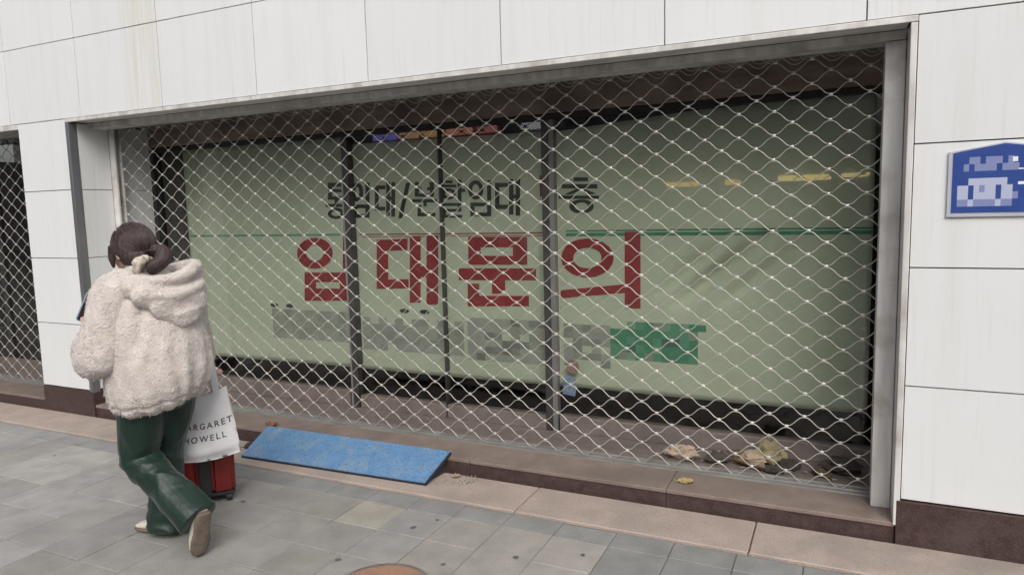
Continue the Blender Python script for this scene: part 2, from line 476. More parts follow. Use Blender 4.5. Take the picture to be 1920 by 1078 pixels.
# granite base under the panels, step riser, tread
def gbox(name, mt, *a, **k):
    return part(name, bxm(*a, **k), mt, bld)
gbox('base_stone', M['dark_granite'], LX1, X0 + 0.01, -0.006, 0.3, -0.01, ZB - 0.006, bev=0.004)
for a, b_ in ((X1 + 0.012, 1.215), (1.219, 2.12), (2.124, 3.02)):
    gbox('base_stone', M['dark_granite'], a, b_, -0.006, 0.3, -0.01, ZB - 0.006, bev=0.004)
x = X0 + 0.012
for L_ in (1.1, 1.2, 1.2, 1.2, 1.20):
    xe = min(x + L_, X1 + 0.0105)
    gbox('riser_stone', M['dark_granite'], x + 0.0015, xe - 0.0015, 0.012, 0.034, -0.01, 0.082)
    gbox('tread_stone', M['tread_granite'], x + 0.0015, xe - 0.0015, 0.006, 0.46, 0.084, 0.107, bev=0.004)
    x = xe
for k in range(4):
    xa = LX1 - 0.002 - (k + 1) * 1.0
    gbox('riser_stone', M['dark_granite'], xa + 0.0015, xa + 0.9985, 0.012, 0.034, -0.01, 0.082)
    gbox('tread_stone', M['tread_granite'], xa + 0.0015, xa + 0.9985, 0.006, 0.46, 0.084, 0.107, bev=0.004)
# floor strip between shutter and window
for k in range(5):
    xa = X0 + 0.01 + k * 1.154
    gbox('floor_stone', M['plinth'], xa + 0.001, xa + 1.152, 0.462, 0.735, 0.06, 0.1045)
gbox('floor_stone', M['plinth'], LX0, LX1 - 0.004, 0.462, 1.0, 0.06, 0.1045)
# shutter track: a low metal strip with two ridges on the tread
tb = bmesh.new()
for (a, b_) in ((X0 + 0.03, X1 - 0.006), (LX0 + 0.05, LX1 - 0.02)):
    box(tb, a, b_, 0.285, 0.405, 0.1072, 0.1105)
    box(tb, a, b_, 0.288, 0.298, 0.1105, 0.1155)
    box(tb, a, b_, 0.338, 0.346, 0.1105, 0.1145)
    box(tb, a, b_, 0.392, 0.402, 0.1105, 0.1155)
part('shutter_track', tb, M['alu'], bld)

# steel surround: front lip, corner strips, stepped soffit, guide channels
lip = bmesh.new()
box(lip, X0 - 0.028, 0.2865, -0.006, 0.014, 2.386, ZH - 0.001, bev=0.003)
part('steel_lip', lip, M['steel'], bld)
for nm, (a, b_, z0, z1) in {'t': (X0 + 0.01, X1 - 0.005, 2.386, 0)}.items():
    sb = bmesh.new()
    box(sb, a - 0.02, b_, 0.016, 0.158, 2.3935, 2.41)
    part('steel_soffit', sb, M['soffit_steel'], bld)
    sb = bmesh.new()
    box(sb, a - 0.02, b_, 0.160, 0.304, 2.350, 2.392, bev=0.003)
    part('shutter_fascia', sb, M['steel'], bld)
cs = bmesh.new(); box(cs, X0 - 0.026, X0 + 0.012, -0.006, 0.062, ZB - 0.02, 2.3845, bev=0.004)
part('corner_strip', cs, pmat('dark_reflection_steel', (0.19, 0.195, 0.215), (0.25, 0.255, 0.275), scale=3, stretch=(6, 6, .6), rough=0.3, metal=0.5), bld)  # same steel, with its dark reflection painted into the colour
cs = bmesh.new(); box(cs, X1, 0.2855, -0.004, 0.31, 0.098, 2.3845, bev=0.004)
part('corner_strip', cs, M['steel'], bld)
part('jamb_board', bxm(0.170, 0.2555, 0.165, 0.322, 0.108, 2.347, bev=0.004), M['steel'], bld)
def guide(xa, xb, yc=0.36):
    b = bmesh.new()
    box(b, xa, xb, yc - 0.036, yc - 0.018, 0.108, 2.372, bev=0.003)
    box(b, xa, xb, yc + 0.020, yc + 0.036, 0.108, 2.372, bev=0.003)
    if xb > -1 and xb < 1: box(b, xb - 0.014, xb - 0.001, yc - 0.0175, yc + 0.0195, 0.108, 2.370)
    else: box(b, xa + 0.001, xa + 0.014, yc - 0.0175, yc + 0.0195, 0.108, 2.370)
    return b
part('guide_channel', guide(0.176, 0.2555), M['steel'], bld)
part('guide_channel', guide(X0 + 0.010, X0 + 0.075), M['steel'], bld)
# neighbouring shop: lip, soffit
lip = bmesh.new(); box(lip, LX0, LX1, -0.004, 0.014, 2.372, ZH - 0.001, bev=0.003); box(lip, LX0, LX1, 0.016, 0.32, 2.376, 2.41)
part('steel_lip', lip, M['steel'], bld)

# shutter box shadow gap, header board and ceiling behind the shutter
hb = bmesh.new()
box(hb, X0, X1, 0.695, 0.725, 2.236, 2.75)
part('header_board', hb, M['header'], bld)
cb = bmesh.new(); box(cb, X0, X1, 0.306, 0.694, 2.62, 2.66); box(cb, X0, X1, 0.306, 0.318, 2.412, 2.618)
part('shutter_box', cb, M['black_frame'], bld)
# right reveal, dark
rb = bmesh.new(); box(rb, X1 - 0.002, X1 + 0.012, 0.311, 0.72, 0.098, 2.40)
part('reveal_board', rb, M['panel'], bld)

# ---- shop window: plinth, frame, mullions, glazing
YW = 0.735
win = bmesh.new()
box(win, X0 + 0.01, X1 - 0.003, YW, YW + 0.05, 2.196, 2.235)
box(win, X1 - 0.06, X1 - 0.003, YW, YW + 0.05, 0.24, 2.194)
box(win, X0 + 0.01, X0 + 0.05, YW, YW + 0.05, 0.24, 2.194)
window = part('shop_window', win, M['black_frame'], bld)
def wsub(name, mt, bm): return part(name, bm, mt, window)
for (a, b_, z1) in ((X0 + 0.012, -3.475, 0.232), (-3.37, -2.60, 0.205), (-2.585, -1.80, 0.205), (-1.70, X1 - 0.004, 0.215)):
    wsub('plinth', M['plinth'], bxm(a, b_, YW - 0.012, YW + 0.07, 0.1055, z1, bev=0.004))
    wsub('glass_pane', M['glass'], bxm(a, b_, YW + 0.024, YW + 0.026, z1 + 0.001, 2.1955))
wsub('mullion', M['mullion'], bxm(-3.432, -3.382, YW - 0.02, YW + 0.05, 0.1055, 2.195))
wsub('mullion_strip', pmat('dull_strip', (0.30, 0.295, 0.28), (0.22, 0.215, 0.205), rough=0.45, metal=.2), bxm(-3.458, -3.433, YW - 0.008, YW + 0.05, 0.1055, 2.1945))
wsub('mullion', M['mullion'], bxm(-1.796, -1.752, YW - 0.02, YW + 0.05, 0.1055, 2.195))
wsub('mullion_strip', pmat('mid_grey_strip', (0.24, 0.235, 0.235), (0.19, 0.185, 0.185), rough=0.4, metal=.3), bxm(-1.751, -1.716, YW - 0.008, YW + 0.05, 0.1055, 2.1945))
wsub('door_edge', M['mullion'], bxm(-2.599, -2.591, YW - 0.004, YW + 0.05, 0.1055, 2.1945))
# passer-by's reflection painted as flat patches low on the glass beside the right-hand mullion
rfl = bmesh.new()
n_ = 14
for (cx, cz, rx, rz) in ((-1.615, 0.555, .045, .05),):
    vs = [rfl.verts.new((cx + rx * math.cos(6.2832 * i / n_), YW + 0.0225, cz + rz * math.sin(6.2832 * i / n_))) for i in range(n_)]
    rfl.faces.new(vs)
wsub('painted_reflection', pmat('brown_reflection', (0.22, 0.13, 0.12), (0.18, 0.12, 0.11), rough=0.5), rfl)
rfl = bmesh.new()
vs = [rfl.verts.new((a, YW + 0.0225, b_)) for a, b_ in ((-1.69, 0.36), (-1.60, 0.35), (-1.585, 0.43), (-1.62, 0.495), (-1.675, 0.49))]
rfl.faces.new(vs)
wsub('painted_reflection', pmat('blue_reflection', (0.09, 0.15, 0.25), (0.20, 0.24, 0.27), scale=40, rough=0.5), rfl)

# dark rooms behind the glass
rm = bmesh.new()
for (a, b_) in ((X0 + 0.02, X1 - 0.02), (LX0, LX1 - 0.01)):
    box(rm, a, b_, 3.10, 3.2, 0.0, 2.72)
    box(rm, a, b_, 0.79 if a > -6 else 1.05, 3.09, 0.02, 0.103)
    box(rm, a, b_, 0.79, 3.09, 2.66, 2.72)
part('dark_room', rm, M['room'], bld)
# neighbouring shop window: frame, posts, boards leaning inside
w2 = bmesh.new()
box(w2, LX0, LX1 - 0.006, 1.0, 1.05, 2.45, 2.56)
win2 = part('shop_window', w2, M['black_frame'], bld)
part('glass_pane', bxm(LX0, LX1 - 0.01, 1.02, 1.023, 0.13, 2.449), M['glass'], win2)
for xa in (-9.3, -8.45, -7.72):
    part('mullion', bxm(xa, xa + 0.07, 0.998, 1.052, 0.106, 2.449), M['mullion'], win2)
part('reveal_board', bxm(LX1 - 0.006, LX1 + 0.008, 0.02, 1.0, 0.11, 2.37), M['mullion'], win2)

# ---------------------------------------------------------------- roller shutters: waved wires held by clips
PX, PZ, NX0, NZ0 = 0.08885, 0.0622, -0.148, 1.098
YS = 0.36
def sway(x, seed):
    """small bends of an old grille, shared by a wire and its clips"""
    return 0.004 * noise.noise(Vector((x * 0.8, 0.3, 0))) + 0.0016 * noise.noise(Vector((x * 3.1, seed * 7.7, 0)))
def wave_mesh(x0, x1, ph, seed):
    """one waved wire from x0 to x1, crests over the nodes of the row above"""
    bm = bmesh.new()
    n = int((x1 - x0) / PX * 8)
    pts = []
    A = PZ / 2 - 0.0046
    for i in range(n + 1):
        x = x0 + (x1 - x0) * i / n
        t = math.pi * (x - NX0) / PX + (0 if ph == 0 else math.pi)
        z = A * (math.cos(t) - 0.035 * math.cos(3 * t)) / 0.965
        pts.append((x - NX0, 0.006 * noise.noise(Vector((x * 0.7, seed * 3.1, 5))) + 0.002 * math.sin(t), z + sway(x, seed)))
    tube(bm, pts, [0.0027] * len(pts), n=6)
    return mesh_of(bm, 'wire', smooth=True)
def clip_mesh(bm, x, y, z):
    """a folded sheet clip gripping two wires"""
    w, h, d = 0.0095, 0.0088, 0.0050
    r = []
    for (dx, s) in ((-w, 0.72), (-w * 0.6, 1.0), (w * 0.6, 1.0), (w, 0.72)):
        r.append([(x + dx, y + d * s * c_, z + h * s * s_) for c_, s_ in ((-1, -.6), (-1, .6), (-.5, 1), (.5, 1), (1, .6), (1, -.6), (.5, -1), (-.5, -1))])
    loft(bm, r)
def shutter(x0, x1, label, base_x):
    sh = thing('roller_shutter', label, 'shutter', (base_x, YS, 0.11), group=None)
    wm = [wave_mesh(x0, x1, k % 2, 1 + k // 2) for k in range(6)]
    for w_ in wm: w_.materials.append(M['wire'])
    cbm = bmesh.new()
    rr = random.Random(5)
    for j in range(-16, 21):
        zc = NZ0 + (j + 0.5) * PZ
        o = bpy.data.objects.new('wire', wm[(j + 1) % 2 + 2 * rr.randrange(3)]); col.objects.link(o); o.parent = sh
        # row j's troughs sit on the nodes of row j, its crests on those of row j+1
        o.location = (NX0 - base_x, rr.uniform(-0.0015, 0.0015), zc - 0.11)
        if j > -16:
            i0 = math.ceil((x0 - NX0) / PX); i1 = math.floor((x1 - NX0) / PX)
            for i in range(i0, i1 + 1):
                if (i + j) % 2 == 0:
                    clip_mesh(cbm, NX0 + i * PX, YS + rr.uniform(-.001, .001), NZ0 + j * PZ + sway(NX0 + i * PX, 1))
    for k in range(9):          # the first turns of the curtain gathered under the shutter box
        o = bpy.data.objects.new('wire', wm[k % 6]); col.objects.link(o); o.parent = sh
        o.location = (NX0 - base_x + rr.uniform(-.02, .02), 0.012 + 0.011 * k, 2.352 + 0.010 * k + rr.uniform(-.008, .008) - 0.11)
        o.rotation_euler = (rr.uniform(0.5, 1.1), 0, 0)
    part('clip', cbm, M['clip'], sh, kind='stuff', smooth=True)
    return sh
shutter(X0 + 0.022, 0.196, 'wide galvanised roller grille of waved wires drawn down over the lettered banner window', -2.6)
shutter(-9.6, LX1 - 0.012, 'roller grille of the neighbouring dark shop beyond the white pillar', -7.6)

# ---------------------------------------------------------------- banner hung inside the glass
YB = 0.80
def banner_y(x, z):
    y = YB + 0.004 * math.sin(x * 2.1 + z * 0.7) + 0.003 * noise.noise(Vector((x * 1.7, z * 1.3, 0)))
    # long diagonal drag folds right of the big lettering
    for (ax, az, bx, bz, amp, wd) in ((-0.92, 1.00, -0.40, 1.42, .10, .045), (-0.66, 1.00, -0.22, 1.38, .06, .035), (-1.05, 1.05, -.62, 1.42, .05, .03), (-.70, 1.55, -.20, 2.0, .02, .05), (-4.9, 1.0, -4.3, 1.7, .02, .06), (-2.9, 1.55, -2.5, 2.0, .012, .04)):
        dx, dz = bx - ax, bz - az; L2 = dx * dx + dz * dz
        t = ((x - ax) * dx + (z - az) * dz) / L2
        tt = max(0, min(1, t))
        d = math.hypot(x - ax - dx * tt, z - az - dz * tt)
        y += amp * math.exp(-(d / wd) ** 2) * math.sin(math.pi * min(1, max(0, t * 0.8 + 0.1)))
    return y
def banner_top(x):
    P = ((-5.3, 2.20), (-3.45, 2.20), (-3.40, 2.145), (-1.75, 2.13), (-1.70, 2.125), (-0.80, 2.19), (0.3, 2.21))
    for (xa, za), (xb, zb) in zip(P, P[1:]):
        if x <= xb: return za + (zb - za) * (x - xa) / (xb - xa)
    return P[-1][1]
bb = bmesh.new()
nxg, nzg = 150, 46
grid = []
for i in range(nxg + 1):
    x = -5.225 + (0.168 + 5.225) * i / nxg
    zt, zb = banner_top(x), 0.40 + 0.004 * math.sin(x * 3)
    grid.append([bb.verts.new((x, banner_y(x, zb + (zt - zb) * k / nzg), zb + (zt - zb) * k / nzg)) for k in range(nzg + 1)])
for i in range(nxg):
    for k in range(nzg):
        bb.faces.new((grid[i][k], grid[i + 1][k], grid[i + 1][k + 1], grid[i][k + 1]))
ban = thing('banner', 'sage green cloth banner with red and black Korean lettering hung inside the shop window', 'banner', (-2.5, YB, 0.40))
cl = part('cloth', bb, M['banner'], ban, smooth=True)
md = cl.modifiers.new('thickness', 'SOLIDIFY'); md.thickness = 0.0015; md.offset = 1.0
def on_banner(bm, quad_pts, lift=0.003):
    return [bm.verts.new((x, banner_y(x, z) - lift, z)) for x, z in quad_pts]
def glyph(strokes, mt, name='letter'):
    bm = bmesh.new()
    for s in strokes:
        if s[0] == 'p':
            pts = s[1]
            if len(pts) == 4:      # subdivide long strokes so they follow the cloth
                a, b_, c_, d_ = [Vector(p) for p in pts]
                n = max(1, int(max((b_ - a).length, (c_ - b_).length) / 0.05))
                g = [[(a.lerp(b_, i / n)).lerp(d_.lerp(c_, i / n), k / n) for k in range(n + 1)] for i in range(n + 1)]
                vs = [on_banner(bm, [(p.x, p.y) for p in r]) for r in g]
                for i in range(n):
                    for k in range(n):
                        bm.faces.new((vs[i][k], vs[i + 1][k], vs[i + 1][k + 1], vs[i][k + 1]))
            else:
                bm.faces.new(on_banner(bm, pts))
        else:
            o_, i_ = on_banner(bm, s[1]), on_banner(bm, s[2])
            for k in range(len(o_)):
                q = (k + 1) % len(o_)
                bm.faces.new((o_[k], o_[q], i_[q], i_[k]))
    ob = part(name, bm, mt, ban)
    md_ = ob.modifiers.new('thickness', 'SOLIDIFY'); md_.thickness = 0.001; md_.offset = 0
    return ob
RED= [[('r', [(-3.629, 1.311), (-3.641, 1.272), (-3.668, 1.238), (-3.71, 1.21), (-3.761, 1.191), (-3.817, 1.184), (-3.873, 1.19), (-3.923, 1.207), (-3.962, 1.235), (-3.986, 1.27), (-3.992, 1.309), (-3.98, 1.348), (-3.951, 1.384), (-3.908, 1.411), (-3.856, 1.429), (-3.799, 1.435), (-3.744, 1.428), (-3.696, 1.411), (-3.658, 1.383), (-3.635, 1.349)], [(-3.72, 1.31), (-3.726, 1.291), (-3.74, 1.274), (-3.76, 1.26), (-3.785, 1.251), (-3.813, 1.248), (-3.84, 1.251), (-3.864, 1.259), (-3.883, 1.273), (-3.895, 1.29), (-3.898, 1.31), (-3.892, 1.329), (-3.878, 1.346), (-3.857, 1.36), (-3.832, 1.369), (-3.804, 1.372), (-3.777, 1.369), (-3.753, 1.36), (-3.734, 1.346), (-3.723, 1.329)]), ('p', [(-3.521, 1.441), (-3.425, 1.44), (-3.442, 1.179), (-3.538, 1.177)]), ('r', [(-3.924, 1.154), (-3.486, 1.161), (-3.5, 0.936), (-3.941, 0.921)], [(-3.812, 1.078), (-3.573, 1.083), (-3.577, 1.032), (-3.816, 1.026)])], [('p', [(-3.203, 1.416), (-3.099, 1.416), (-3.119, 1.04), (-3.225, 1.037)]), ('p', [(-3.099, 1.416), (-2.925, 1.423), (-2.93, 1.338), (-3.103, 1.33)]), ('p', [(-3.115, 1.112), (-2.932, 1.119), (-2.935, 1.048), (-3.119, 1.04)]), ('p', [(-2.905, 1.439), (-2.81, 1.438), (-2.833, 0.943), (-2.93, 0.94)]), ('p', [(-2.821, 1.217), (-2.769, 1.218), (-2.773, 1.137), (-2.824, 1.136)]), ('p', [(-2.759, 1.445), (-2.659, 1.444), (-2.681, 0.934), (-2.782, 0.93)])], [('r', [(-2.409, 1.432), (-1.946, 1.43), (-1.95, 1.238), (-2.416, 1.232)], [(-2.309, 1.358), (-2.057, 1.358), (-2.058, 1.298), (-2.311, 1.297)]), ('p', [(-2.495, 1.206), (-1.884, 1.214), (-1.886, 1.131), (-2.498, 1.119)]), ('p', [(-2.228, 1.124), (-2.123, 1.127), (-2.126, 1.032), (-2.231, 1.029)]), ('p', [(-2.426, 1.096), (-2.331, 1.098), (-2.336, 0.934), (-2.432, 0.931)]), ('p', [(-2.334, 1.01), (-1.943, 1.022), (-1.945, 0.949), (-2.336, 0.934)])], [('r', [(-1.331, 1.289), (-1.34, 1.249), (-1.366, 1.213), (-1.406, 1.184), (-1.457, 1.164), (-1.514, 1.157), (-1.571, 1.162), (-1.623, 1.18), (-1.664, 1.209), (-1.69, 1.246), (-1.699, 1.287), (-1.689, 1.328), (-1.661, 1.365), (-1.619, 1.394), (-1.567, 1.412), (-1.51, 1.418), (-1.454, 1.412), (-1.404, 1.393), (-1.364, 1.365), (-1.34, 1.329)], [(-1.414, 1.289), (-1.419, 1.268), (-1.433, 1.249), (-1.455, 1.233), (-1.482, 1.223), (-1.513, 1.22), (-1.543, 1.223), (-1.571, 1.232), (-1.593, 1.247), (-1.607, 1.266), (-1.611, 1.287), (-1.606, 1.309), (-1.592, 1.328), (-1.569, 1.343), (-1.541, 1.353), (-1.511, 1.356), (-1.481, 1.353), (-1.453, 1.343), (-1.432, 1.329), (-1.418, 1.31)]), ('p', [(-1.708, 1.067), (-1.259, 1.119), (-1.26, 1.061), (-1.705, 1.013)]), ('p', [(-1.257, 1.459), (-1.153, 1.458), (-1.155, 0.963), (-1.26, 0.959)])]]
BLACK= [[('p', [(-3.641, 1.863), (-3.482, 1.856), (-3.484, 1.825), (-3.643, 1.831)]), ('p', [(-3.643, 1.831), (-3.602, 1.829), (-3.609, 1.73), (-3.65, 1.731)]), ('p', [(-3.603, 1.812), (-3.485, 1.808), (-3.487, 1.783), (-3.605, 1.787)]), ('p', [(-3.607, 1.755), (-3.489, 1.751), (-3.491, 1.726), (-3.609, 1.73)]), ('p', [(-3.586, 1.729), (-3.548, 1.728), (-3.55, 1.694), (-3.588, 1.694)]), ('p', [(-3.674, 1.699), (-3.471, 1.694), (-3.473, 1.669), (-3.676, 1.674)]), ('r', [(-3.493, 1.621), (-3.498, 1.608), (-3.511, 1.596), (-3.53, 1.587), (-3.553, 1.581), (-3.58, 1.579), (-3.606, 1.582), (-3.629, 1.588), (-3.647, 1.598), (-3.658, 1.611), (-3.661, 1.625), (-3.656, 1.638), (-3.643, 1.65), (-3.624, 1.659), (-3.6, 1.665), (-3.574, 1.667), (-3.548, 1.664), (-3.525, 1.657), (-3.507, 1.647), (-3.496, 1.635)], [(-3.53, 1.622), (-3.533, 1.616), (-3.54, 1.61), (-3.551, 1.606), (-3.564, 1.603), (-3.578, 1.602), (-3.592, 1.603), (-3.605, 1.607), (-3.615, 1.611), (-3.621, 1.617), (-3.623, 1.624), (-3.62, 1.63), (-3.613, 1.636), (-3.603, 1.64), (-3.59, 1.643), (-3.575, 1.644), (-3.561, 1.642), (-3.548, 1.639), (-3.538, 1.634), (-3.532, 1.628)])], [('r', [(-3.308, 1.778), (-3.312, 1.756), (-3.321, 1.736), (-3.335, 1.721), (-3.352, 1.711), (-3.37, 1.708), (-3.387, 1.712), (-3.403, 1.723), (-3.415, 1.739), (-3.422, 1.76), (-3.423, 1.782), (-3.419, 1.804), (-3.409, 1.824), (-3.396, 1.839), (-3.379, 1.849), (-3.361, 1.852), (-3.343, 1.848), (-3.328, 1.837), (-3.316, 1.821), (-3.309, 1.8)], [(-3.345, 1.779), (-3.347, 1.767), (-3.35, 1.755), (-3.355, 1.746), (-3.361, 1.74), (-3.368, 1.738), (-3.374, 1.74), (-3.379, 1.746), (-3.383, 1.756), (-3.386, 1.768), (-3.386, 1.781), (-3.384, 1.794), (-3.38, 1.805), (-3.375, 1.814), (-3.369, 1.82), (-3.363, 1.822), (-3.357, 1.82), (-3.351, 1.814), (-3.347, 1.804), (-3.345, 1.792)]), ('p', [(-3.284, 1.849), (-3.245, 1.847), (-3.254, 1.7), (-3.292, 1.701)]), ('r', [(-3.411, 1.688), (-3.255, 1.684), (-3.261, 1.583), (-3.418, 1.586)], [(-3.374, 1.658), (-3.295, 1.657), (-3.298, 1.612), (-3.377, 1.613)])], [('p', [(-3.199, 1.825), (-3.163, 1.824), (-3.174, 1.636), (-3.209, 1.637)]), ('p', [(-3.163, 1.824), (-3.102, 1.822), (-3.104, 1.793), (-3.165, 1.795)]), ('p', [(-3.172, 1.665), (-3.111, 1.664), (-3.113, 1.635), (-3.174, 1.636)]), ('p', [(-3.094, 1.847), (-3.059, 1.846), (-3.073, 1.595), (-3.107, 1.596)]), ('p', [(-3.065, 1.738), (-3.054, 1.737), (-3.055, 1.712), (-3.066, 1.712)]), ('p', [(-3.048, 1.845), (-3.014, 1.844), (-3.027, 1.587), (-3.062, 1.587)])], [('p', [(-2.918, 1.835), (-2.883, 1.833), (-2.964, 1.574), (-3.001, 1.575)])], [('p', [(-2.841, 1.837), (-2.806, 1.836), (-2.811, 1.729), (-2.846, 1.73)]), ('p', [(-2.718, 1.832), (-2.683, 1.831), (-2.687, 1.725), (-2.722, 1.726)]), ('p', [(-2.808, 1.798), (-2.719, 1.795), (-2.72, 1.773), (-2.809, 1.776)]), ('p', [(-2.81, 1.752), (-2.721, 1.749), (-2.722, 1.726), (-2.811, 1.729)]), ('p', [(-2.869, 1.713), (-2.66, 1.707), (-2.661, 1.684), (-2.87, 1.689)]), ('p', [(-2.78, 1.687), (-2.749, 1.686), (-2.751, 1.657), (-2.781, 1.658)]), ('p', [(-2.829, 1.67), (-2.799, 1.669), (-2.803, 1.586), (-2.833, 1.586)]), ('p', [(-2.801, 1.612), (-2.673, 1.609), (-2.675, 1.583), (-2.803, 1.586)])], [('p', [(-2.581, 1.838), (-2.522, 1.835), (-2.523, 1.817), (-2.581, 1.819)]), ('p', [(-2.617, 1.81), (-2.493, 1.805), (-2.493, 1.786), (-2.618, 1.791)]), ('r', [(-2.5, 1.74), (-2.503, 1.728), (-2.512, 1.717), (-2.525, 1.709), (-2.542, 1.703), (-2.56, 1.702), (-2.578, 1.705), (-2.595, 1.711), (-2.607, 1.72), (-2.615, 1.731), (-2.618, 1.744), (-2.614, 1.756), (-2.605, 1.767), (-2.592, 1.776), (-2.575, 1.781), (-2.557, 1.782), (-2.539, 1.779), (-2.523, 1.773), (-2.51, 1.764), (-2.502, 1.753)], [(-2.529, 1.741), (-2.531, 1.735), (-2.535, 1.73), (-2.542, 1.726), (-2.55, 1.724), (-2.559, 1.723), (-2.568, 1.724), (-2.577, 1.727), (-2.583, 1.732), (-2.587, 1.737), (-2.588, 1.743), (-2.586, 1.749), (-2.582, 1.754), (-2.575, 1.758), (-2.567, 1.76), (-2.558, 1.761), (-2.549, 1.76), (-2.541, 1.757), (-2.534, 1.752), (-2.53, 1.747)]), ('p', [(-2.479, 1.839), (-2.449, 1.838), (-2.455, 1.681), (-2.485, 1.682)]), ('p', [(-2.452, 1.775), (-2.422, 1.774), (-2.422, 1.75), (-2.452, 1.751)]), ('p', [(-2.612, 1.678), (-2.455, 1.674), (-2.456, 1.653), (-2.613, 1.657)]), ('p', [(-2.485, 1.654), (-2.456, 1.653), (-2.457, 1.632), (-2.486, 1.633)]), ('p', [(-2.614, 1.636), (-2.457, 1.632), (-2.458, 1.613), (-2.614, 1.616)]), ('p', [(-2.614, 1.616), (-2.585, 1.616), (-2.586, 1.592), (-2.615, 1.593)]), ('p', [(-2.615, 1.593), (-2.452, 1.59), (-2.453, 1.569), (-2.616, 1.572)])], [('r', [(-2.276, 1.76), (-2.279, 1.739), (-2.289, 1.721), (-2.303, 1.706), (-2.32, 1.697), (-2.339, 1.694), (-2.358, 1.698), (-2.375, 1.708), (-2.388, 1.724), (-2.396, 1.743), (-2.398, 1.764), (-2.394, 1.785), (-2.385, 1.804), (-2.371, 1.818), (-2.353, 1.827), (-2.334, 1.83), (-2.315, 1.826), (-2.299, 1.816), (-2.286, 1.8), (-2.278, 1.781)], [(-2.307, 1.761), (-2.309, 1.749), (-2.313, 1.737), (-2.32, 1.729), (-2.329, 1.723), (-2.338, 1.721), (-2.347, 1.724), (-2.355, 1.73), (-2.361, 1.739), (-2.365, 1.75), (-2.366, 1.763), (-2.364, 1.776), (-2.36, 1.787), (-2.353, 1.795), (-2.344, 1.801), (-2.335, 1.803), (-2.326, 1.8), (-2.318, 1.794), (-2.312, 1.785), (-2.308, 1.774)]), ('p', [(-2.244, 1.826), (-2.212, 1.825), (-2.216, 1.685), (-2.248, 1.686)]), ('r', [(-2.382, 1.675), (-2.216, 1.67), (-2.219, 1.575), (-2.386, 1.578)], [(-2.35, 1.648), (-2.25, 1.645), (-2.251, 1.602), (-2.352, 1.604)])], [('p', [(-2.182, 1.807), (-2.148, 1.805), (-2.153, 1.624), (-2.188, 1.625)]), ('p', [(-2.148, 1.805), (-2.082, 1.803), (-2.082, 1.773), (-2.149, 1.775)]), ('p', [(-2.152, 1.654), (-2.086, 1.653), (-2.087, 1.622), (-2.153, 1.624)]), ('p', [(-2.073, 1.828), (-2.04, 1.826), (-2.046, 1.584), (-2.08, 1.584)]), ('p', [(-2.042, 1.722), (-2.026, 1.721), (-2.027, 1.694), (-2.043, 1.694)]), ('p', [(-2.023, 1.826), (-1.99, 1.824), (-1.996, 1.575), (-2.03, 1.576)])], [('p', [(-1.6, 1.819), (-1.501, 1.815), (-1.501, 1.79), (-1.6, 1.794)]), ('p', [(-1.685, 1.778), (-1.437, 1.769), (-1.437, 1.741), (-1.685, 1.75)]), ('p', [(-1.576, 1.746), (-1.54, 1.745), (-1.613, 1.707), (-1.671, 1.709)]), ('p', [(-1.568, 1.746), (-1.535, 1.745), (-1.445, 1.708), (-1.494, 1.703)]), ('p', [(-1.708, 1.704), (-1.426, 1.695), (-1.426, 1.673), (-1.709, 1.682)]), ('r', [(-1.463, 1.625), (-1.467, 1.611), (-1.479, 1.598), (-1.498, 1.588), (-1.522, 1.582), (-1.549, 1.58), (-1.575, 1.583), (-1.6, 1.59), (-1.619, 1.601), (-1.631, 1.615), (-1.635, 1.629), (-1.63, 1.644), (-1.618, 1.656), (-1.598, 1.666), (-1.574, 1.672), (-1.547, 1.674), (-1.521, 1.671), (-1.497, 1.664), (-1.479, 1.653), (-1.467, 1.64)], [(-1.502, 1.626), (-1.504, 1.618), (-1.511, 1.611), (-1.521, 1.605), (-1.534, 1.602), (-1.549, 1.601), (-1.563, 1.602), (-1.576, 1.606), (-1.586, 1.612), (-1.593, 1.62), (-1.595, 1.628), (-1.592, 1.636), (-1.586, 1.644), (-1.575, 1.649), (-1.562, 1.653), (-1.548, 1.654), (-1.533, 1.652), (-1.521, 1.648), (-1.511, 1.642), (-1.504, 1.634)])]]

for s in RED: glyph(s, M['red'])
for s in BLACK: glyph(s, M['black'])
# sliver of a red digit left of the mullion
glyph([('p', [(-1.845, 1.845), (-1.815, 1.845), (-1.815, 1.70), (-1.845, 1.70)])], M['red'])
# sewn seam across the banner: green at both sides, red thread across the doors
def seam(x0, x1, z, h, mt):
    n = max(1, int((x1 - x0) / 0.06))
    bm = bmesh.new()
    for i in range(n):
        a, b_ = x0 + (x1 - x0) * i / n, x0 + (x1 - x0) * (i + 1) / n
        bm.faces.new(on_banner(bm, ((a, z), (b_, z), (b_, z + h), (a, z + h)), 0.0026))
    ob = part('seam', bm, mt, ban)
    md_ = ob.modifiers.new('thickness', 'SOLIDIFY'); md_.thickness = 0.001; md_.offset = 0
seam(-1.66, 0.166, 1.462, 0.010, M['seam']); seam(-1.66, 0.166, 1.432, 0.022, M['green'])
seam(-5.2, -3.55, 1.448, 0.016, pmat('pale_green_seam', (0.12, 0.30, 0.21), (0.18, 0.33, 0.24), scale=9, rough=0.6))
seam(-3.36, -1.82, 1.452, 0.008, M['red']); seam(-3.36, -1.82, 1.436, 0.005, M['red'])
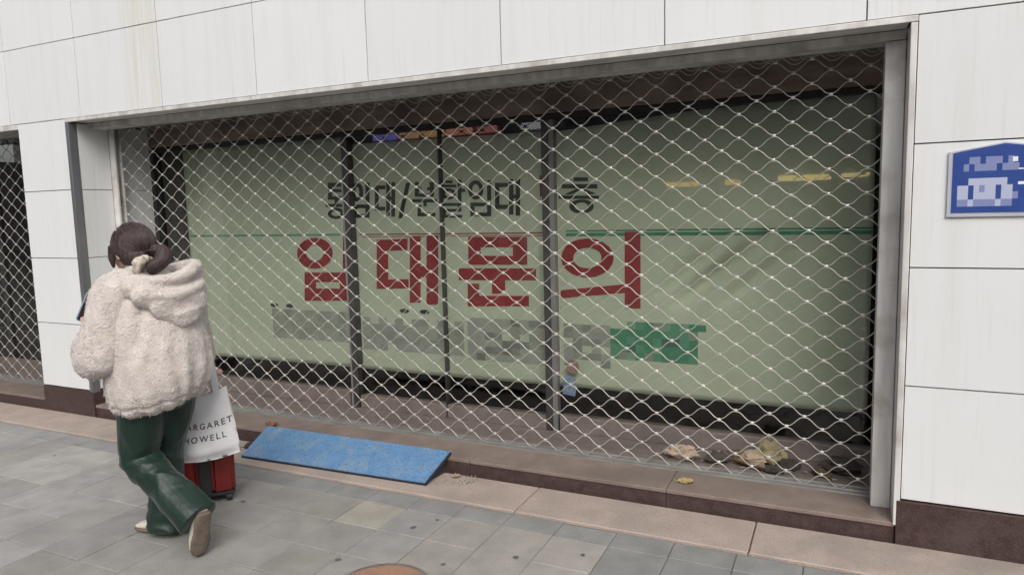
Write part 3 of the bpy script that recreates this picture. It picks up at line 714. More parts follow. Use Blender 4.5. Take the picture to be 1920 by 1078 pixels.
# last line of print, pixelated: made-up grey and green squares for unreadable lettering
patch_tones = [pmat('pixel_print', (v * 0.98, v, v * 0.90), (v * .9, v * .92, v * .83), scale=20, rough=0.7) for v in (0.31, 0.35, 0.39, 0.275, 0.22)]
green_tones = [pmat('pixel_green_print', c_, None, rough=0.7) for c_ in ((0.07, 0.25, 0.155), (0.11, 0.30, 0.20), (0.22, 0.36, 0.27), (0.06, 0.15, 0.11), (0.27, 0.30, 0.24))]
rq = random.Random(3)
cells = {}
def cell(x, z, w, h, mt):
    bm = cells.setdefault(mt.name, (mt, bmesh.new()))[1]
    bm.faces.new(on_banner(bm, ((x, z), (x + w, z), (x + w, z + h), (x, z + h)), 0.0026))
def block(x0, x1, z0, z1, nx, nzc, pick):
    w, h = (x1 - x0) / nx, (z1 - z0) / nzc
    for i in range(nx):
        for k in range(nzc):
            mt_ = pick(i, k, nx, nzc)
            if mt_: cell(x0 + i * w, z0 + k * h, w, h, mt_)
T = patch_tones
block(-4.30, -3.47, 0.60, 0.845, 12, 5, lambda i, k, a, b_: rq.choice((T[1], T[1], T[2], T[1], T[0], T[2])) if not (k == 0 and rq.random() < .2) else None)
block(-3.37, -2.47, 0.56, 0.815, 12, 5, lambda i, k, a, b_: rq.choice((T[1], T[2], T[1], T[0], T[2])) if not (k in (0, 4) and rq.random() < .2) else None)
block(-2.44, -1.81, 0.54, 0.85, 9, 6, lambda i, k, a, b_: rq.choice((T[2], T[2], T[3], T[1], T[4], T[2], None, T[2], T[1], T[2])))
block(-1.69, -1.36, 0.55, 0.84, 5, 6, lambda i, k, a, b_: rq.choice((T[1], T[0], T[3], T[2], None, T[1])))
G = green_tones
block(-1.36, -0.79, 0.62, 0.875, 10, 5, lambda i, k, a, b_: (None if (i < 2 and k == 4) else rq.choice((G[0], G[0], G[1], G[1], G[2], G[3], G[4], G[0]))))
block(-0.80, -0.74, 0.83, 0.872, 1, 1, lambda *a: G[0])
for mt_, bm in cells.values():
    ob = part('pixel_print', bm, mt_, ban)
    md_ = ob.modifiers.new('thickness', 'SOLIDIFY'); md_.thickness = 0.0008; md_.offset = 0
bm = bmesh.new()
for cx in (-4.27, -4.10, -2.98, -2.80):
    bm.faces.new(on_banner(bm, [(cx + 0.045 * math.cos(i * .785), 0.875 + 0.018 * math.sin(i * .785)) for i in range(8)]))
ob = part('letter', bm, M['black'], ban)
md_ = ob.modifiers.new('thickness', 'SOLIDIFY'); md_.thickness = 0.0008; md_.offset = 0

# ---------------------------------------------------------------- blue house plate on the right-hand wall
pl = thing('house_number_plate', 'blue gabled house number plate with pale pixelated characters on the white wall', 'sign', (0.66, -0.012, 1.52))
def plate_part(name, pts, y0, y1, mt):
    bm = bmesh.new()
    a = [bm.verts.new((x, y0, z)) for x, z in pts]; b_ = [bm.verts.new((x, y1, z)) for x, z in pts]
    bm.faces.new(a); bm.faces.new(list(reversed(b_)))
    for i in range(len(pts)):
        j = (i + 1) % len(pts); bm.faces.new((a[j], a[i], b_[i], b_[j]))
    bmesh.ops.recalc_face_normals(bm, faces=bm.faces)
    return part(name, bm, mt, pl)
px0, px1, pz0, pz1, pxa = 0.420, 0.878, 1.545, 1.818, 0.622
plate_part('plate_rim', [(px0, pz0 - 0.006), (px1, pz0 - 0.006), (px1, pz1), (pxa + 0.16, pz1 + 0.006), (pxa, pz1 + 0.033), (pxa - 0.16, pz1 + 0.006), (px0, pz1)], -0.012, -0.001,
           pmat('pale_plate_rim', (0.50, 0.51, 0.58), (0.42, 0.44, 0.52), rough=0.4))
plate_part('plate_face', [(px0 + .016, pz0 + 0.012), (px1 - .01, pz0 + 0.012), (px1 - .01, pz1 - .006), (pxa + 0.16, pz1 + 0.0), (pxa, pz1 + 0.027), (pxa - 0.16, pz1 + 0.0), (px0 + .016, pz1 - .006)], -0.0145, -0.0125,
           pmat('blue_plate', (0.022, 0.055, 0.25), (0.03, 0.07, 0.28), scale=12, rough=0.35))
pale = [pmat('plate_pale', (0.42, 0.46, 0.62), rough=0.5), pmat('plate_mid', (0.20, 0.24, 0.45), rough=0.5), pmat('plate_dash', (0.75, 0.77, 0.82), rough=0.5)]
cw = 0.0198; cx0, cz0 = px0 + 0.036, pz0 + 0.018
pat = ["..aa.bbb.a..", ".b.bbbb.bbb.", "............", "..aaaaaaa...", "aa.abaa.aa..", "aa.aaaa.aab.", "bbabbbbabb.."]  # made-up blocks in place of the unreadable characters
for r_, row in enumerate(pat):
    i = 0
    while i < len(row):
        ch = row[i]; k = i
        while k < len(row) and row[k] == ch: k += 1
        if ch != '.':
            z = pz1 - 0.055 - r_ * 0.030
            b_ = bmesh.new()
            b_.faces.new([b_.verts.new((x, -0.0149, zz)) for x, zz in ((cx0 + i * cw, z), (cx0 + k * cw, z), (cx0 + k * cw, z + 0.030), (cx0 + i * cw, z + 0.030))])
            part('plate_print', b_, pale[0 if ch == 'a' and r_ >= 2 else 1], pl)
        i = k
for (xa, xb, za, zb) in ((0.672, 0.85, 1.735, 1.740), (0.672, 0.705, 1.672, 1.684), (0.73, 0.80, 1.672, 1.684), (0.72, 0.83, 1.60, 1.66), (0.650, 0.668, 1.768, 1.788)):
    b_ = bmesh.new()
    b_.faces.new([b_.verts.new((x, -0.0151, zz)) for x, zz in ((xa, za), (xb, za), (xb, zb), (xa, zb))])
    part('plate_dash', b_, pale[2], pl)

# ---------------------------------------------------------------- blue ramp board leaning on the step
ramp = thing('ramp_board', 'blue textured ramp board resting between the pale border and the step', 'ramp', (-2.9, -0.13, 0.01))
A_ = [Vector(p) for p in ((-3.600, -0.282, 0.016), (-2.180, -0.236, 0.016), (-2.150, 0.022, 0.128), (-3.640, 0.010, 0.128))]
nrm = (A_[1] - A_[0]).cross(A_[3] - A_[0]).normalized()
def slab_between(q, t0, t1, inset=0.0):
    bm = bmesh.new()
    c = sum(q, Vector()) / 4
    qq = [p + (c - p).normalized() * inset for p in q]
    loft(bm, [[p + nrm * t0 for p in qq], [p + nrm * t1 for p in qq]])
    return bm
part('board', slab_between(A_, -0.006, 0.010), pmat('black_rubber', (0.018, 0.022, 0.032), (0.03, 0.034, 0.045), rough=0.7), ramp)
blue = pmat('blue_mat', (0.105, 0.235, 0.43), (0.135, 0.275, 0.46), scale=14, rough=0.6, speck=(0.045, 0.13, 0.30), speckscale=85, speckamt=0.75, c3=(0.24, 0.31, 0.38), c3scale=9, c3lo=0.47, c3hi=0.78,
            bump=1.0, bscale=75, bdist=0.012)
part('mat', slab_between(A_, 0.0105, 0.016, 0.006), blue, ramp)
# side cheeks under the board, set in from its ends
for (a, d, dx) in ((A_[1], A_[2], -0.03), (A_[0], A_[3], 0.03)):
    bm = bmesh.new()
    p = [Vector((a.x + dx, a.y + 0.02, 0.012)), Vector((d.x + dx, d.y - 0.03, 0.012)), Vector((d.x + dx, d.y - 0.03, d.z - 0.022)), Vector((a.x + dx, a.y + 0.02, 0.0125))]
    w = Vector((0.02 * (1 if dx < 0 else -1), 0, 0))
    loft(bm, [p, [k - w for k in p]])
    part('side_cheek', bm, pmat('ramp_cheek', (0.03, 0.033, 0.04), rough=0.8), ramp)

# ---------------------------------------------------------------- litter
def crumple(name, label, cat, loc, size, mt, seed, flat=0.5, group=None, rough=0.45):
    bm = bmesh.new()
    bmesh.ops.create_icosphere(bm, subdivisions=3, radius=1.0)
    for v in bm.verts:
        d = v.co.normalized()
        k = 1 + rough * (noise.noise(d * 1.7 + Vector((seed, 0, 0)))) + 0.35 * abs(noise.noise(d * 4.2 + Vector((seed, 3, 0)))) - 0.1
        v.co = Vector((d.x * k * size[0], d.y * k * size[1], max(-0.9, d.z * k) * size[2] * flat))
    zmin = min(v.co.z for v in bm.verts)
    for v in bm.verts: v.co.z -= zmin
    o = link(name, mesh_of(bm, name), mt)
    o.location = loc; o['label'] = label; o['category'] = cat
    if group: o['group'] = group
    return o
def leaf(name, label, loc, L_, W_, curl, rz, mt, tilt=0.0, cat='leaf'):
    bm = bmesh.new()
    nu, nv = 10, 6
    g = []
    for i in range(nu + 1):
        u = i / nu
        w = W_ * (math.sin(math.pi * min(1, u * 0.97 + 0.015)) ** 0.8) * (1 + 0.12 * math.sin(u * 19))
        row = []
        for k in range(nv + 1):
            v = k / nv * 2 - 1
            a = v * curl
            y = w * math.sin(a) / max(curl, .01) if curl else w * v
            z = w * (1 - math.cos(a)) / max(curl, .01) + 0.25 * L_ * (u - 0.5) ** 2 * curl + 0.012 * noise.noise(Vector((u * 6, v * 3, loc[0] * 9)))
            row.append(bm.verts.new(((u - 0.5) * L_, y, z)))
        g.append(row)
    for i in range(nu):
        for k in range(nv):
            bm.faces.new((g[i][k], g[i + 1][k], g[i + 1][k + 1], g[i][k + 1]))
    tube(bm, [(-L_ * .5, 0, g[0][3].co.z), (-L_ * .68, 0.01, g[0][3].co.z + .005), (-L_ * .8, .02, g[0][3].co.z)], [0.0025, 0.002, 0.0015], n=5)
    bmesh.ops.transform(bm, matrix=Matrix.Rotation(tilt, 4, 'X'), verts=bm.verts)
    zmin = min(v.co.z for v in bm.verts)
    for v in bm.verts: v.co.z -= zmin
    o = link(name, mesh_of(bm, name), mt, smooth=True)
    md_ = o.modifiers.new('t', 'SOLIDIFY'); md_.thickness = 0.0015
    o.location = loc; o.rotation_euler = (0, 0, rz); o['label'] = label; o['category'] = cat
    return o
LM = {k: pmat(k + '_leaf', a, b_, scale=18, rough=0.75, bump=0.4, bscale=60, world_space=True) for k, a, b_ in
      (('tan', (0.34, 0.26, 0.17), (0.26, 0.19, 0.12)), ('brown', (0.13, 0.085, 0.05), (0.09, 0.06, 0.04)), ('dark', (0.055, 0.042, 0.034), (0.04, 0.032, 0.028)), ('straw', (0.34, 0.29, 0.17), (0.20, 0.165, 0.10)), ('yellow', (0.42, 0.34, 0.13), (0.32, 0.26, 0.12)))}
paper = pmat('crumpled_paper', (0.46, 0.36, 0.28), (0.36, 0.28, 0.21), scale=14, rough=0.85)
Zf = 0.107
crumple('paper_scrap', 'pale crumpled paper scrap at the foot of the grille, left end of the litter', 'litter', (-0.83, 0.50, Zf), (0.10, 0.05, 0.055), paper, 2.2, 0.8)
leaf('dry_leaf', 'large dark curled dry leaf next to the pale crumpled paper behind the grille', (-0.62, 0.52, Zf), 0.17, 0.065, 1.2, 0.5, LM['dark'], 0.3)
leaf('dry_leaf', 'light tan curled dry leaf in the middle of the litter behind the grille', (-0.44, 0.50, Zf), 0.20, 0.075, 1.1, -0.4, LM['tan'], -0.2)
leaf('dry_leaf', 'mid brown dry leaf lying behind the light tan curled leaf', (-0.50, 0.62, Zf), 0.15, 0.06, 0.8, 1.2, LM['brown'], 0.2)
crumple('food_wrapper', 'yellowish crumpled wrapper standing tallest in the litter behind the grille', 'litter', (-0.34, 0.60, Zf), (0.075, 0.05, 0.075), LM['straw'], 5.1, 0.95, rough=0.7)
crumple('paper_scrap', 'dusty beige crumpled paper pressed against the yellowish wrapper', 'litter', (-0.42, 0.585, Zf), (0.08, 0.05, 0.045), paper, 8.7, 0.8)
leaf('dry_leaf', 'dark brown dry leaf just right of the yellowish wrapper', (-0.23, 0.55, Zf), 0.17, 0.06, 1.3, 0.9, LM['dark'], 0.4)
leaf('dry_leaf', 'flat brown dry leaf near the right guide channel', (-0.06, 0.52, Zf), 0.15, 0.055, 0.7, 2.2, LM['brown'], 0.1)
crumple('plastic_scrap', 'dark crushed plastic scrap in the corner by the right guide channel', 'litter', (0.04, 0.60, Zf), (0.10, 0.07, 0.05), LM['dark'], 11.0, 0.9)
leaf('dry_leaf', 'small dark dry leaf touching the track below the tan leaf', (-0.30, 0.455, Zf + .005), 0.12, 0.05, 0.9, 0.2, LM['dark'], 0.2)
leaf('dry_leaf', 'small yellow dry leaf alone on the pink step tread', (-0.735, 0.135, Zf), 0.085, 0.034, 0.6, 0.35, LM['yellow'], 0.1)
leaf('dry_leaf', 'tiny tan leaf scrap at the right end of the blue ramp', (-2.07, -0.055, 0.0105), 0.05, 0.02, 0.9, 0.8, LM['tan'], 0.1)
leaf('dry_leaf', 'dark leaf scrap lying at the left edge of the blue ramp', (-3.70, -0.10, 0.0105), 0.10, 0.04, 0.9, 1.3, LM['dark'], 0.2)
leaf('dry_leaf', 'reddish brown leaf caught at the top left corner of the ramp', (-3.70, 0.10, Zf), 0.12, 0.045, 0.7, 2.4, pmat('rust_leaf', (0.30, 0.12, 0.05), (0.2, 0.09, 0.05), rough=0.8), 0.1)
gr = bmesh.new()
rg = random.Random(12)
for k in range(90):
    if k < 50: gx, gy = rg.gauss(-2.04, .05), rg.uniform(-0.17, 0.0)
    else: gx, gy = rg.uniform(-5, 0.2), -0.362 + rg.gauss(0, .006)
    s = rg.uniform(0.002, 0.006)
    bmesh.ops.create_icosphere(gr, subdivisions=1, radius=s, matrix=Matrix.Translation((gx, gy, 0.011 + s * .5 if k < 50 else -0.004)))
for k in range(70):
    fx, fy = rg.uniform(-0.85, 0.14), rg.uniform(0.425, 0.70)
    if rg.random() < .3: fx = rg.uniform(-5.3, -0.9)
    L_, a = rg.uniform(.008, .03), rg.uniform(0, 6.28)
    c_, s_ = math.cos(a), math.sin(a)
    q = [(-L_, 0), (0, L_ * .4), (L_, 0), (0, -L_ * .4)]
    gr.faces.new([gr.verts.new((fx + u * c_ - v * s_, fy + u * s_ + v * c_, 0.113 + rg.uniform(0, .010))) for u, v in q])
go = link('grit', mesh_of(gr, 'grit'), pmat('grit', (0.36, 0.33, 0.29), (0.2, 0.18, 0.15), rough=0.9)); go['kind'] = 'stuff'

# ---------------------------------------------------------------- terracotta utility cover let into the pavers
uc = thing('utility_cover', 'round terracotta coloured utility cover flush with the grey pavers', 'cover', (-1.76, -1.27, 0.0))
bm = bmesh.new()
loft(bm, [[(-1.76 + 0.205 * math.cos(6.2832 * i / 40), -1.27 + 0.205 * math.sin(6.2832 * i / 40), z) for i in range(40)] for z in (-0.02, 0.0055)])
part('cover_plate', bm, pmat('terracotta_cover', (0.36, 0.20, 0.14), (0.28, 0.17, 0.125), scale=12, rough=0.8, bump=0.4, bscale=80, speck=(.16, .11, .09)), uc)
bm = bmesh.new()
for i in range(40):
    a, b_ = 6.2832 * i / 40, 6.2832 * (i + 1) / 40
    bm.faces.new([bm.verts.new((-1.76 + r_ * math.cos(t), -1.27 + r_ * math.sin(t), 0.0062)) for r_, t in ((0.207, a), (0.207, b_), (0.222, b_), (0.222, a))][::-1])
part('cover_ring', bm, M['grout'], uc)

# ---------------------------------------------------------------- the person (local axes: x = her right, y = the way she walks, z up)
skin = pmat('skin', (0.55, 0.36, 0.28), (0.50, 0.32, 0.25), scale=12, rough=0.5, world_space=False)
fleece = pmat('cream_fleece', (0.68, 0.625, 0.595), (0.60, 0.545, 0.515), scale=26, rough=0.95, world_space=False, sheen=0.35, bump=0.8, bscale=140, bdist=0.011, spec=0.15)
velvet = pmat('dark_green_satin', (0.0085, 0.024, 0.0185), (0.014, 0.034, 0.0265), scale=10, stretch=(1, 1, .35), rough=0.47, world_space=False, sheen=0.12, bump=0.25, bscale=14, bdist=0.03, spec=0.4)
hairm = pmat('dark_brown_hair', (0.034, 0.021, 0.022), (0.055, 0.036, 0.036), scale=40, stretch=(1, 1, 0.25), rough=0.6, world_space=False, bump=0.7, bscale=90, bdist=0.01)
scrm = pmat('beige_mottled_scrunchie', (0.66, 0.60, 0.52), (0.36, 0.31, 0.26), scale=45, rough=0.85, world_space=False)
shoem = pmat('off_white_shoe', (0.62, 0.60, 0.54), (0.55, 0.53, 0.48), scale=15, rough=0.6, world_space=False)
solem = pmat('tan_sole', (0.13, 0.10, 0.08), (0.18, 0.145, 0.115), scale=30, rough=0.8, world_space=False)
PO = Vector((-2.99, -1.32, 0.0)); PR = R(86)
per = thing('person', 'person walking away in cream hooded fleece jacket and dark green trousers', 'person', PO, PR)
def pw(x, y, z):  # local to world
    return PO + Matrix.Rotation(PR, 3, 'Z') @ Vector((x, y, z))
def ppart(name, me, mt, parent=None, smooth=True, label=None):
    return link(name, me, mt, parent or per, world=False, smooth=smooth, label=label)

# joints
HIP_R, HIP_L = (0.085, 0.0, 0.80), (-0.085, 0.0, 0.80)
KN_R, AN_R = (0.085, 0.12, 0.455), (0.075, 0.125, 0.085)
KN_L, AN_L = (-0.075, 0.085, 0.46), (-0.035, -0.245, 0.215)
SH_L, EL_L, WR_L = (-0.165, 0.0, 1.295), (-0.250, 0.045, 1.000), (-0.165, 0.250, 1.085)
SH_R, EL_R, WR_R = (0.150, 0.0, 1.295), (0.205, 0.015, 1.03), (0.355, 0.11, 0.845)
HEAD = Vector((-0.015, 0.095, 1.475))

def hand(bm, wrist, palm_dir, across, curl_dir, curl, scale=1.0):
    """palm and five bent fingers; across points from little finger to thumb side"""
    w, d, a, c = Vector(wrist), Vector(palm_dir).normalized(), Vector(across).normalized(), Vector(curl_dir).normalized()
    tube(bm, [w - d * .03, w + d * .02, w + d * .055, w + d * .08], [(.02, .026), (.017, .033), (.015, .038), (.012, .034)], n=10, upref=c)
    for k, (off, ln) in enumerate(((.030, .066), (.010, .074), (-.010, .069), (-.029, .054))):
        p = w + d * .075 + a * off; pts = [w + d * .04 + a * off * .9, p]
        ang = 0.0
        for s in (.42, .32, .26):
            ang += curl
            p = p + (d * math.cos(ang) + c * math.sin(ang)) * (ln * s); pts.append(p)
        tube(bm, pts, [.0085, .009, .0085, .008, .0065], n=8)
    p0 = w + d * .018 + a * .028
    pts = [p0, p0 + (d * .6 + a * .8) * .026, p0 + (d * .85 + a * .45) * .048 + c * .008, p0 + (d * 1.0 + a * .2) * .068 + c * .02]
    tube(bm, pts, [.012, .0105, .0095, .0075], n=8)

body = bmesh.new()
tube(body, [(0, 0, .78), (0, 0, .92), (0, 0.0, 1.08), (0, -.01, 1.22), (0, -.005, 1.31), (0, .01, 1.36)], [(.10, .14), (.085, .12), (.09, .125), (.10, .15), (.07, .13), (.045, .055)], n=16, upref=(0, 1, 0))
tube(body, [(0, .0, 1.33), (0, .03, 1.385), (0, .055, 1.43)], [.055, .05, .052], n=14)
ball(body, HEAD, (.074, .094, .108), Matrix.Rotation(R(-18), 3, 'X'))
ball(body, HEAD + Vector((0, .045, -.05)), (.055, .055, .062))
ball(body, HEAD + Vector((0, .105, -.028)), (.011, .018, .024))                       # nose
for s in (-1, 1): ball(body, HEAD + Vector((s * .076, -.005, -.02)), (.010, .018, .030))   # ears
for (a, b_, c_, r0) in ((SH_L, EL_L, WR_L, .045), (SH_R, EL_R, WR_R, .045)):
    tube(body, [(a[0] * .5, a[1], a[2] + .01), a, b_, c_], [.05, r0, .038, .024], n=12)
for (a, b_, c_) in ((HIP_R, KN_R, AN_R), (HIP_L, KN_L, AN_L)):
    tube(body, [a, Vector(a).lerp(Vector(b_), .5), b_, Vector(b_).lerp(Vector(c_), .4), c_], [.085, .07, .052, .05, .034], n=14)
hand(body, WR_L, (0.25, 0.45, 0.85), (0.75, -0.55, 0.1), (0.55, 0.70, -0.35), 0.55)
hand(body, WR_R, (0.45, 0.20, -0.85), (-0.25, 0.95, 0.1), (0.8, 0.0, 0.25), 0.75)
bme = fuse(body, 0.0065, 2)
ppart('body', bme, skin)
for s in (-1, 1):
    bm = bmesh.new(); ball(bm, HEAD + Vector((s * .030, .083, .004)), (.012, .008, .008), seg=10, rings=8)
    ppart('eye', mesh_of(bm, 'eye'), pmat('eye', (0.05, 0.035, 0.03), rough=0.2))
bm = bmesh.new(); ball(bm, HEAD + Vector((0, .094, -.066)), (.022, .006, .006), seg=10, rings=8)
ppart('mouth', mesh_of(bm, 'mouth'), pmat('lips', (0.42, 0.16, 0.14), rough=0.5))

# hair: cap, low bun and tail
hb = bmesh.new()
ball(hb, HEAD + Vector((0, -.012, .022)), (.089, .100, .100), Matrix.Rotation(R(-18), 3, 'X'), 24, 18)
ball(hb, HEAD + Vector((0, -.045, -.03)), (.084, .074, .070))
tube(hb, curve_pts([(0.0, -.04, 1.47), (.015, -.095, 1.463), (.0, -.105, 1.425), (-.03, -.085, 1.395), (-.055, -.065, 1.385)], 5), [.027 + .010 * math.sin(3.14 * i / 20) for i in range(21)], n=12)
ball(hb, (0.025, -.085, 1.462), (.031, .028, .030))
for s in (-1, 1): tube(hb, [HEAD + Vector((s * .078, .03, .02)), HEAD + Vector((s * .083, .035, -.04)), HEAD + Vector((s * .074, .04, -.085))], [.02, .014, .006], n=8)
hme = fuse(hb, 0.006, 3)
displace(hme, lambda p, n: 0.0028 * nz(p, 55, 1, 1, .25) + 0.004 * nz(p, 16, 1, 1, .4))
hair = ppart('hair', hme, hairm)
hs_bm = bmesh.new()
rh = random.Random(4)
hc = HEAD + Vector((0, -.012, .022)); tie = Vector((-.005, -.075, 1.425))
RX = Matrix.Rotation(R(-18), 3, 'X')
def on_cap(d, k):
    d = d.normalized(); e = RX.inverted() @ d
    r = 1.0 / math.sqrt((e.x / .089) ** 2 + (e.y / .100) ** 2 + (e.z / .100) ** 2)
    return hc + d * (r * k)
dn = (tie - hc).normalized()
for k in range(420):
    while True:
        d0 = Vector((rh.gauss(0, 1), rh.gauss(.1, .8), rh.gauss(.35, .7))).normalized()
        if d0.dot(dn) < .75 and d0.z > -.45 and not (d0.y > .62 and d0.z < .35): break
    lift = rh.uniform(1.04, 1.075); t1 = rh.uniform(.6, 1.0)
    pts = []
    for i in range(8):
        t = i / 7 * t1
        dd = (d0 * (1 - t) + dn * t + Vector((rh.uniform(-.02, .02), 0, -.12 * math.sin(3.14 * t))))
        pts.append(on_cap(dd, lift + (.02 if i == 7 and rh.random() < .15 else 0)))
    tube(hs_bm, pts, [.0012, .0022, .0026, .0026, .0026, .0022, .0018, .0008], n=4)
for k in range(90):
    a0 = rh.uniform(0, 6.28); o_ = Vector((.03 * math.cos(a0), .028 * math.sin(a0), 0))
    base_ = [Vector((0.0, -.04, 1.47)), Vector((.022, -.095, 1.463)), Vector((.0, -.110, 1.425)), Vector((-.03, -.09, 1.395)), Vector((-.055, -.068, 1.372))]
    pts = [Vector(q) + o_ * (1.15 + .12 * rh.random()) + Vector((rh.gauss(0, .002), rh.gauss(0, .002), rh.gauss(0, .002))) for q in curve_pts(base_, 2)]
    tube(hs_bm, pts, [.0014] * (len(pts) - 1) + [.0005], n=4)
link('strands', mesh_of(hs_bm, 'strands'), pmat('hair_strands', (0.026, 0.016, 0.017), (0.075, 0.050, 0.048), scale=70, stretch=(1, 1, .2), rough=0.5, world_space=False), hair, world=False, smooth=True, kind='stuff')
sb = bmesh.new()
ctr = Vector((-.062, -.050, 1.402))
ring_pts = []
for k in range(25):
    a = 6.2832 * k / 24
    ring_pts.append(ctr + Vector((0.040 * math.cos(a), 0.014 * math.cos(a) - 0.014 * math.sin(a), 0.030 * math.sin(a))))
tube(sb, ring_pts, [.020 + .004 * math.sin(k * 2.4) for k in range(25)], n=10)
ball(sb, ctr + Vector((-.015, .0, .015)), (.035, .024, .028))
sme = fuse(sb, 0.005, 1)
displace(sme, lambda p, n: 0.005 * nz(p, 60))
ppart('scrunchie', sme, scrm, hair)

# ---- jacket
jb = bmesh.new()
def ering(z, cy, rx, ry, n=40, p=2.3, tilt=0.0, cx=-0.008):
    out = []
    for k in range(n):
        a = 6.2832 * k / n; c_, s_ = math.cos(a), math.sin(a)
        x = math.copysign(abs(c_) ** (2 / p), c_) * rx; y = math.copysign(abs(s_) ** (2 / p), s_) * ry
        out.append((x + cx, y + cy, z + tilt * y + (.16 * x + .026) * ss(.95, .78, z)))
    return out
loft(jb, [ering(.705, -.0, .170, .140), ering(.72, -.0, .195, .162), ering(.75, -.01, .214, .185), ering(.82, -.02, .228, .200), ering(.90, -.025, .232, .202), ering(1.02, -.025, .232, .195),
          ering(1.14, -.02, .220, .175), ering(1.24, -.01, .205, .150), ering(1.31, .0, .165, .12), ering(1.36, .01, .105, .095), ering(1.40, .025, .075, .08)])
sl_l, sl_r = bmesh.new(), bmesh.new()
tube(sl_l, curve_pts([(-.10, 0, 1.29), SH_L, (-.222, .015, 1.16), EL_L, (-.230, .13, 1.005), (-.195, .215, 1.055), (-.175, .24, 1.075)], 4),
     [r_[0] for r_ in curve_pts([(.080,), (.095,), (.094,), (.100,), (.086,), (.058,), (.040,)], 4)], n=18)
tube(sl_r, curve_pts([(.10, 0, 1.29), SH_R, (.185, .01, 1.17), EL_R, (.268, .06, .955), (.332, .10, .875), (.350, .106, .855)], 4),
     [r_[0] for r_ in curve_pts([(.085,), (.100,), (.096,), (.098,), (.080,), (.058,), (.040,)], 4)], n=18)
jme = fuse(jb, 0.008, 8)
def ridge(p, s, sx, sy, sz, off=0.0):
    return 1.0 - 2.2 * abs(nz(p, s, sx, sy, sz, off))
def jfold(p, n):
    a = math.atan2(p.y, p.x)
    back = ss(.30, .20, abs(p.x))
    low = ss(1.20, .85, p.z) * ss(.665, .74, p.z)
    d = back * low * (0.010 * ridge(p, 8, 1, 1, .16, 4.0) + 0.006 * math.sin(a * 15 + 3 * nz(p, 4)))
    # raglan pull lines running from the neck towards the armpit
    sd = abs(p.x) - (.11 + (1.33 - p.z) * .30)
    d += 0.012 * ss(1.36, 1.25, p.z) * ss(.95, 1.08, p.z) * (-math.exp(-(sd / .018) ** 2) + .8 * math.exp(-((sd - .045) / .028) ** 2))
    arm = 0.0
    d += arm * (0.009 * ridge(p, 10, 1.2, 1.2, .45, 2.0) - .004)
    d += 0.004 * nz(p, 9, 1, 1, .7, 3.1) + 0.0022 * nz(p, 42) + 0.002 * nz(p, 80)
    zz = p.z - .16 * p.x - .026
    if zz < .775: d -= 0.009 * math.exp(-((zz - .757) / .010) ** 2)
    return d
displace(jme, jfold)
jacket = ppart('jacket', jme, fleece)
for sb_ in (sl_l, sl_r):
    sm_ = fuse(sb_, 0.008, 5)
    displace(sm_, lambda p, n: 0.010 * ridge(p, 9, 1.0, 1.0, .5, 2.0) - .004 + 0.004 * nz(p, 14, 1, 1, 1, 5.0) + 0.0022 * nz(p, 42) + 0.002 * nz(p, 80))
    ppart('sleeve', sm_, fleece, jacket)
# hood lying on the back: a wide pouch hanging to a rounded point under a thick rolled opening
hd = bmesh.new()
HT = Matrix.Rotation(R(10), 3, 'X')
for (c_, r_) in (((0.0, -.150, 1.270), (.195, .060, .085)), ((.015, -.180, 1.215), (.150, .050, .085)), ((.03, -.195, 1.165), (.085, .040, .060)),
                 ((-.120, -.100, 1.315), (.085, .070, .055)), ((.130, -.100, 1.325), (.085, .070, .060))):
    ball(hd, c_, r_, HT, 24, 16)
rim = curve_pts([(-.080, .095, 1.325), (-.165, .03, 1.335), (-.175, -.075, 1.342), (-.095, -.170, 1.338), (.02, -.198, 1.345), (.130, -.160, 1.385), (.175, -.04, 1.392), (.100, .095, 1.340)], 6)
tube(hd, rim, [.030 + .004 * math.sin(i * .30) for i in range(len(rim))], n=14)
rim2 = curve_pts([(-.185, -.060, 1.285), (-.130, -.165, 1.275), (.0, -.215, 1.270), (.125, -.185, 1.300), (.190, -.080, 1.330)], 6)
tube(hd, rim2, [.020 + .008 * math.sin(3.14 * i / (len(rim2) - 1)) for i in range(len(rim2))], n=12)
hme2 = fuse(hd, 0.0075, 6)
displace(hme2, lambda p, n: 0.0045 * nz(p, 9, 1, 1, 1.6, 2.0) + 0.005 * ridge(p, 9, .5, .5, 1.6, 7.0) * ss(1.33, 1.28, p.z) - .002 + 0.0022 * nz(p, 42) + 0.002 * nz(p, 80))
ppart('hood', hme2, fleece, jacket)

# short pile standing off the fleece
rf = random.Random(8)
pile_v, pile_f = [], []
for me_ in [jme, hme2] + [c.data for c in jacket.children if c.name.startswith('sleeve')]:
    nv_ = len(me_.vertices)
    for k in range(int(nv_ * 0.75)):
        v = me_.vertices[rf.randrange(nv_)]
        n_ = (v.normal + Vector((rf.gauss(0, .5), rf.gauss(0, .5), rf.gauss(-.2, .5)))).normalized()
        s_ = n_.cross(Vector((rf.gauss(0, 1), rf.gauss(0, 1), rf.gauss(0, 1)))).normalized() * .0022
        b0 = v.co + Vector((rf.gauss(0, .003), rf.gauss(0, .003), rf.gauss(0, .003))) - v.normal * .002
        i0 = len(pile_v)
        pile_v += [b0 - s_, b0 + s_, b0 + n_ * rf.uniform(.0035, .0065)]
        pile_f.append((i0, i0 + 1, i0 + 2))
pme = bpy.data.meshes.new('pile'); pme.from_pydata([tuple(v) for v in pile_v], [], pile_f); pme.update()
link('pile', pme, fleece, jacket, world=False, kind='stuff')

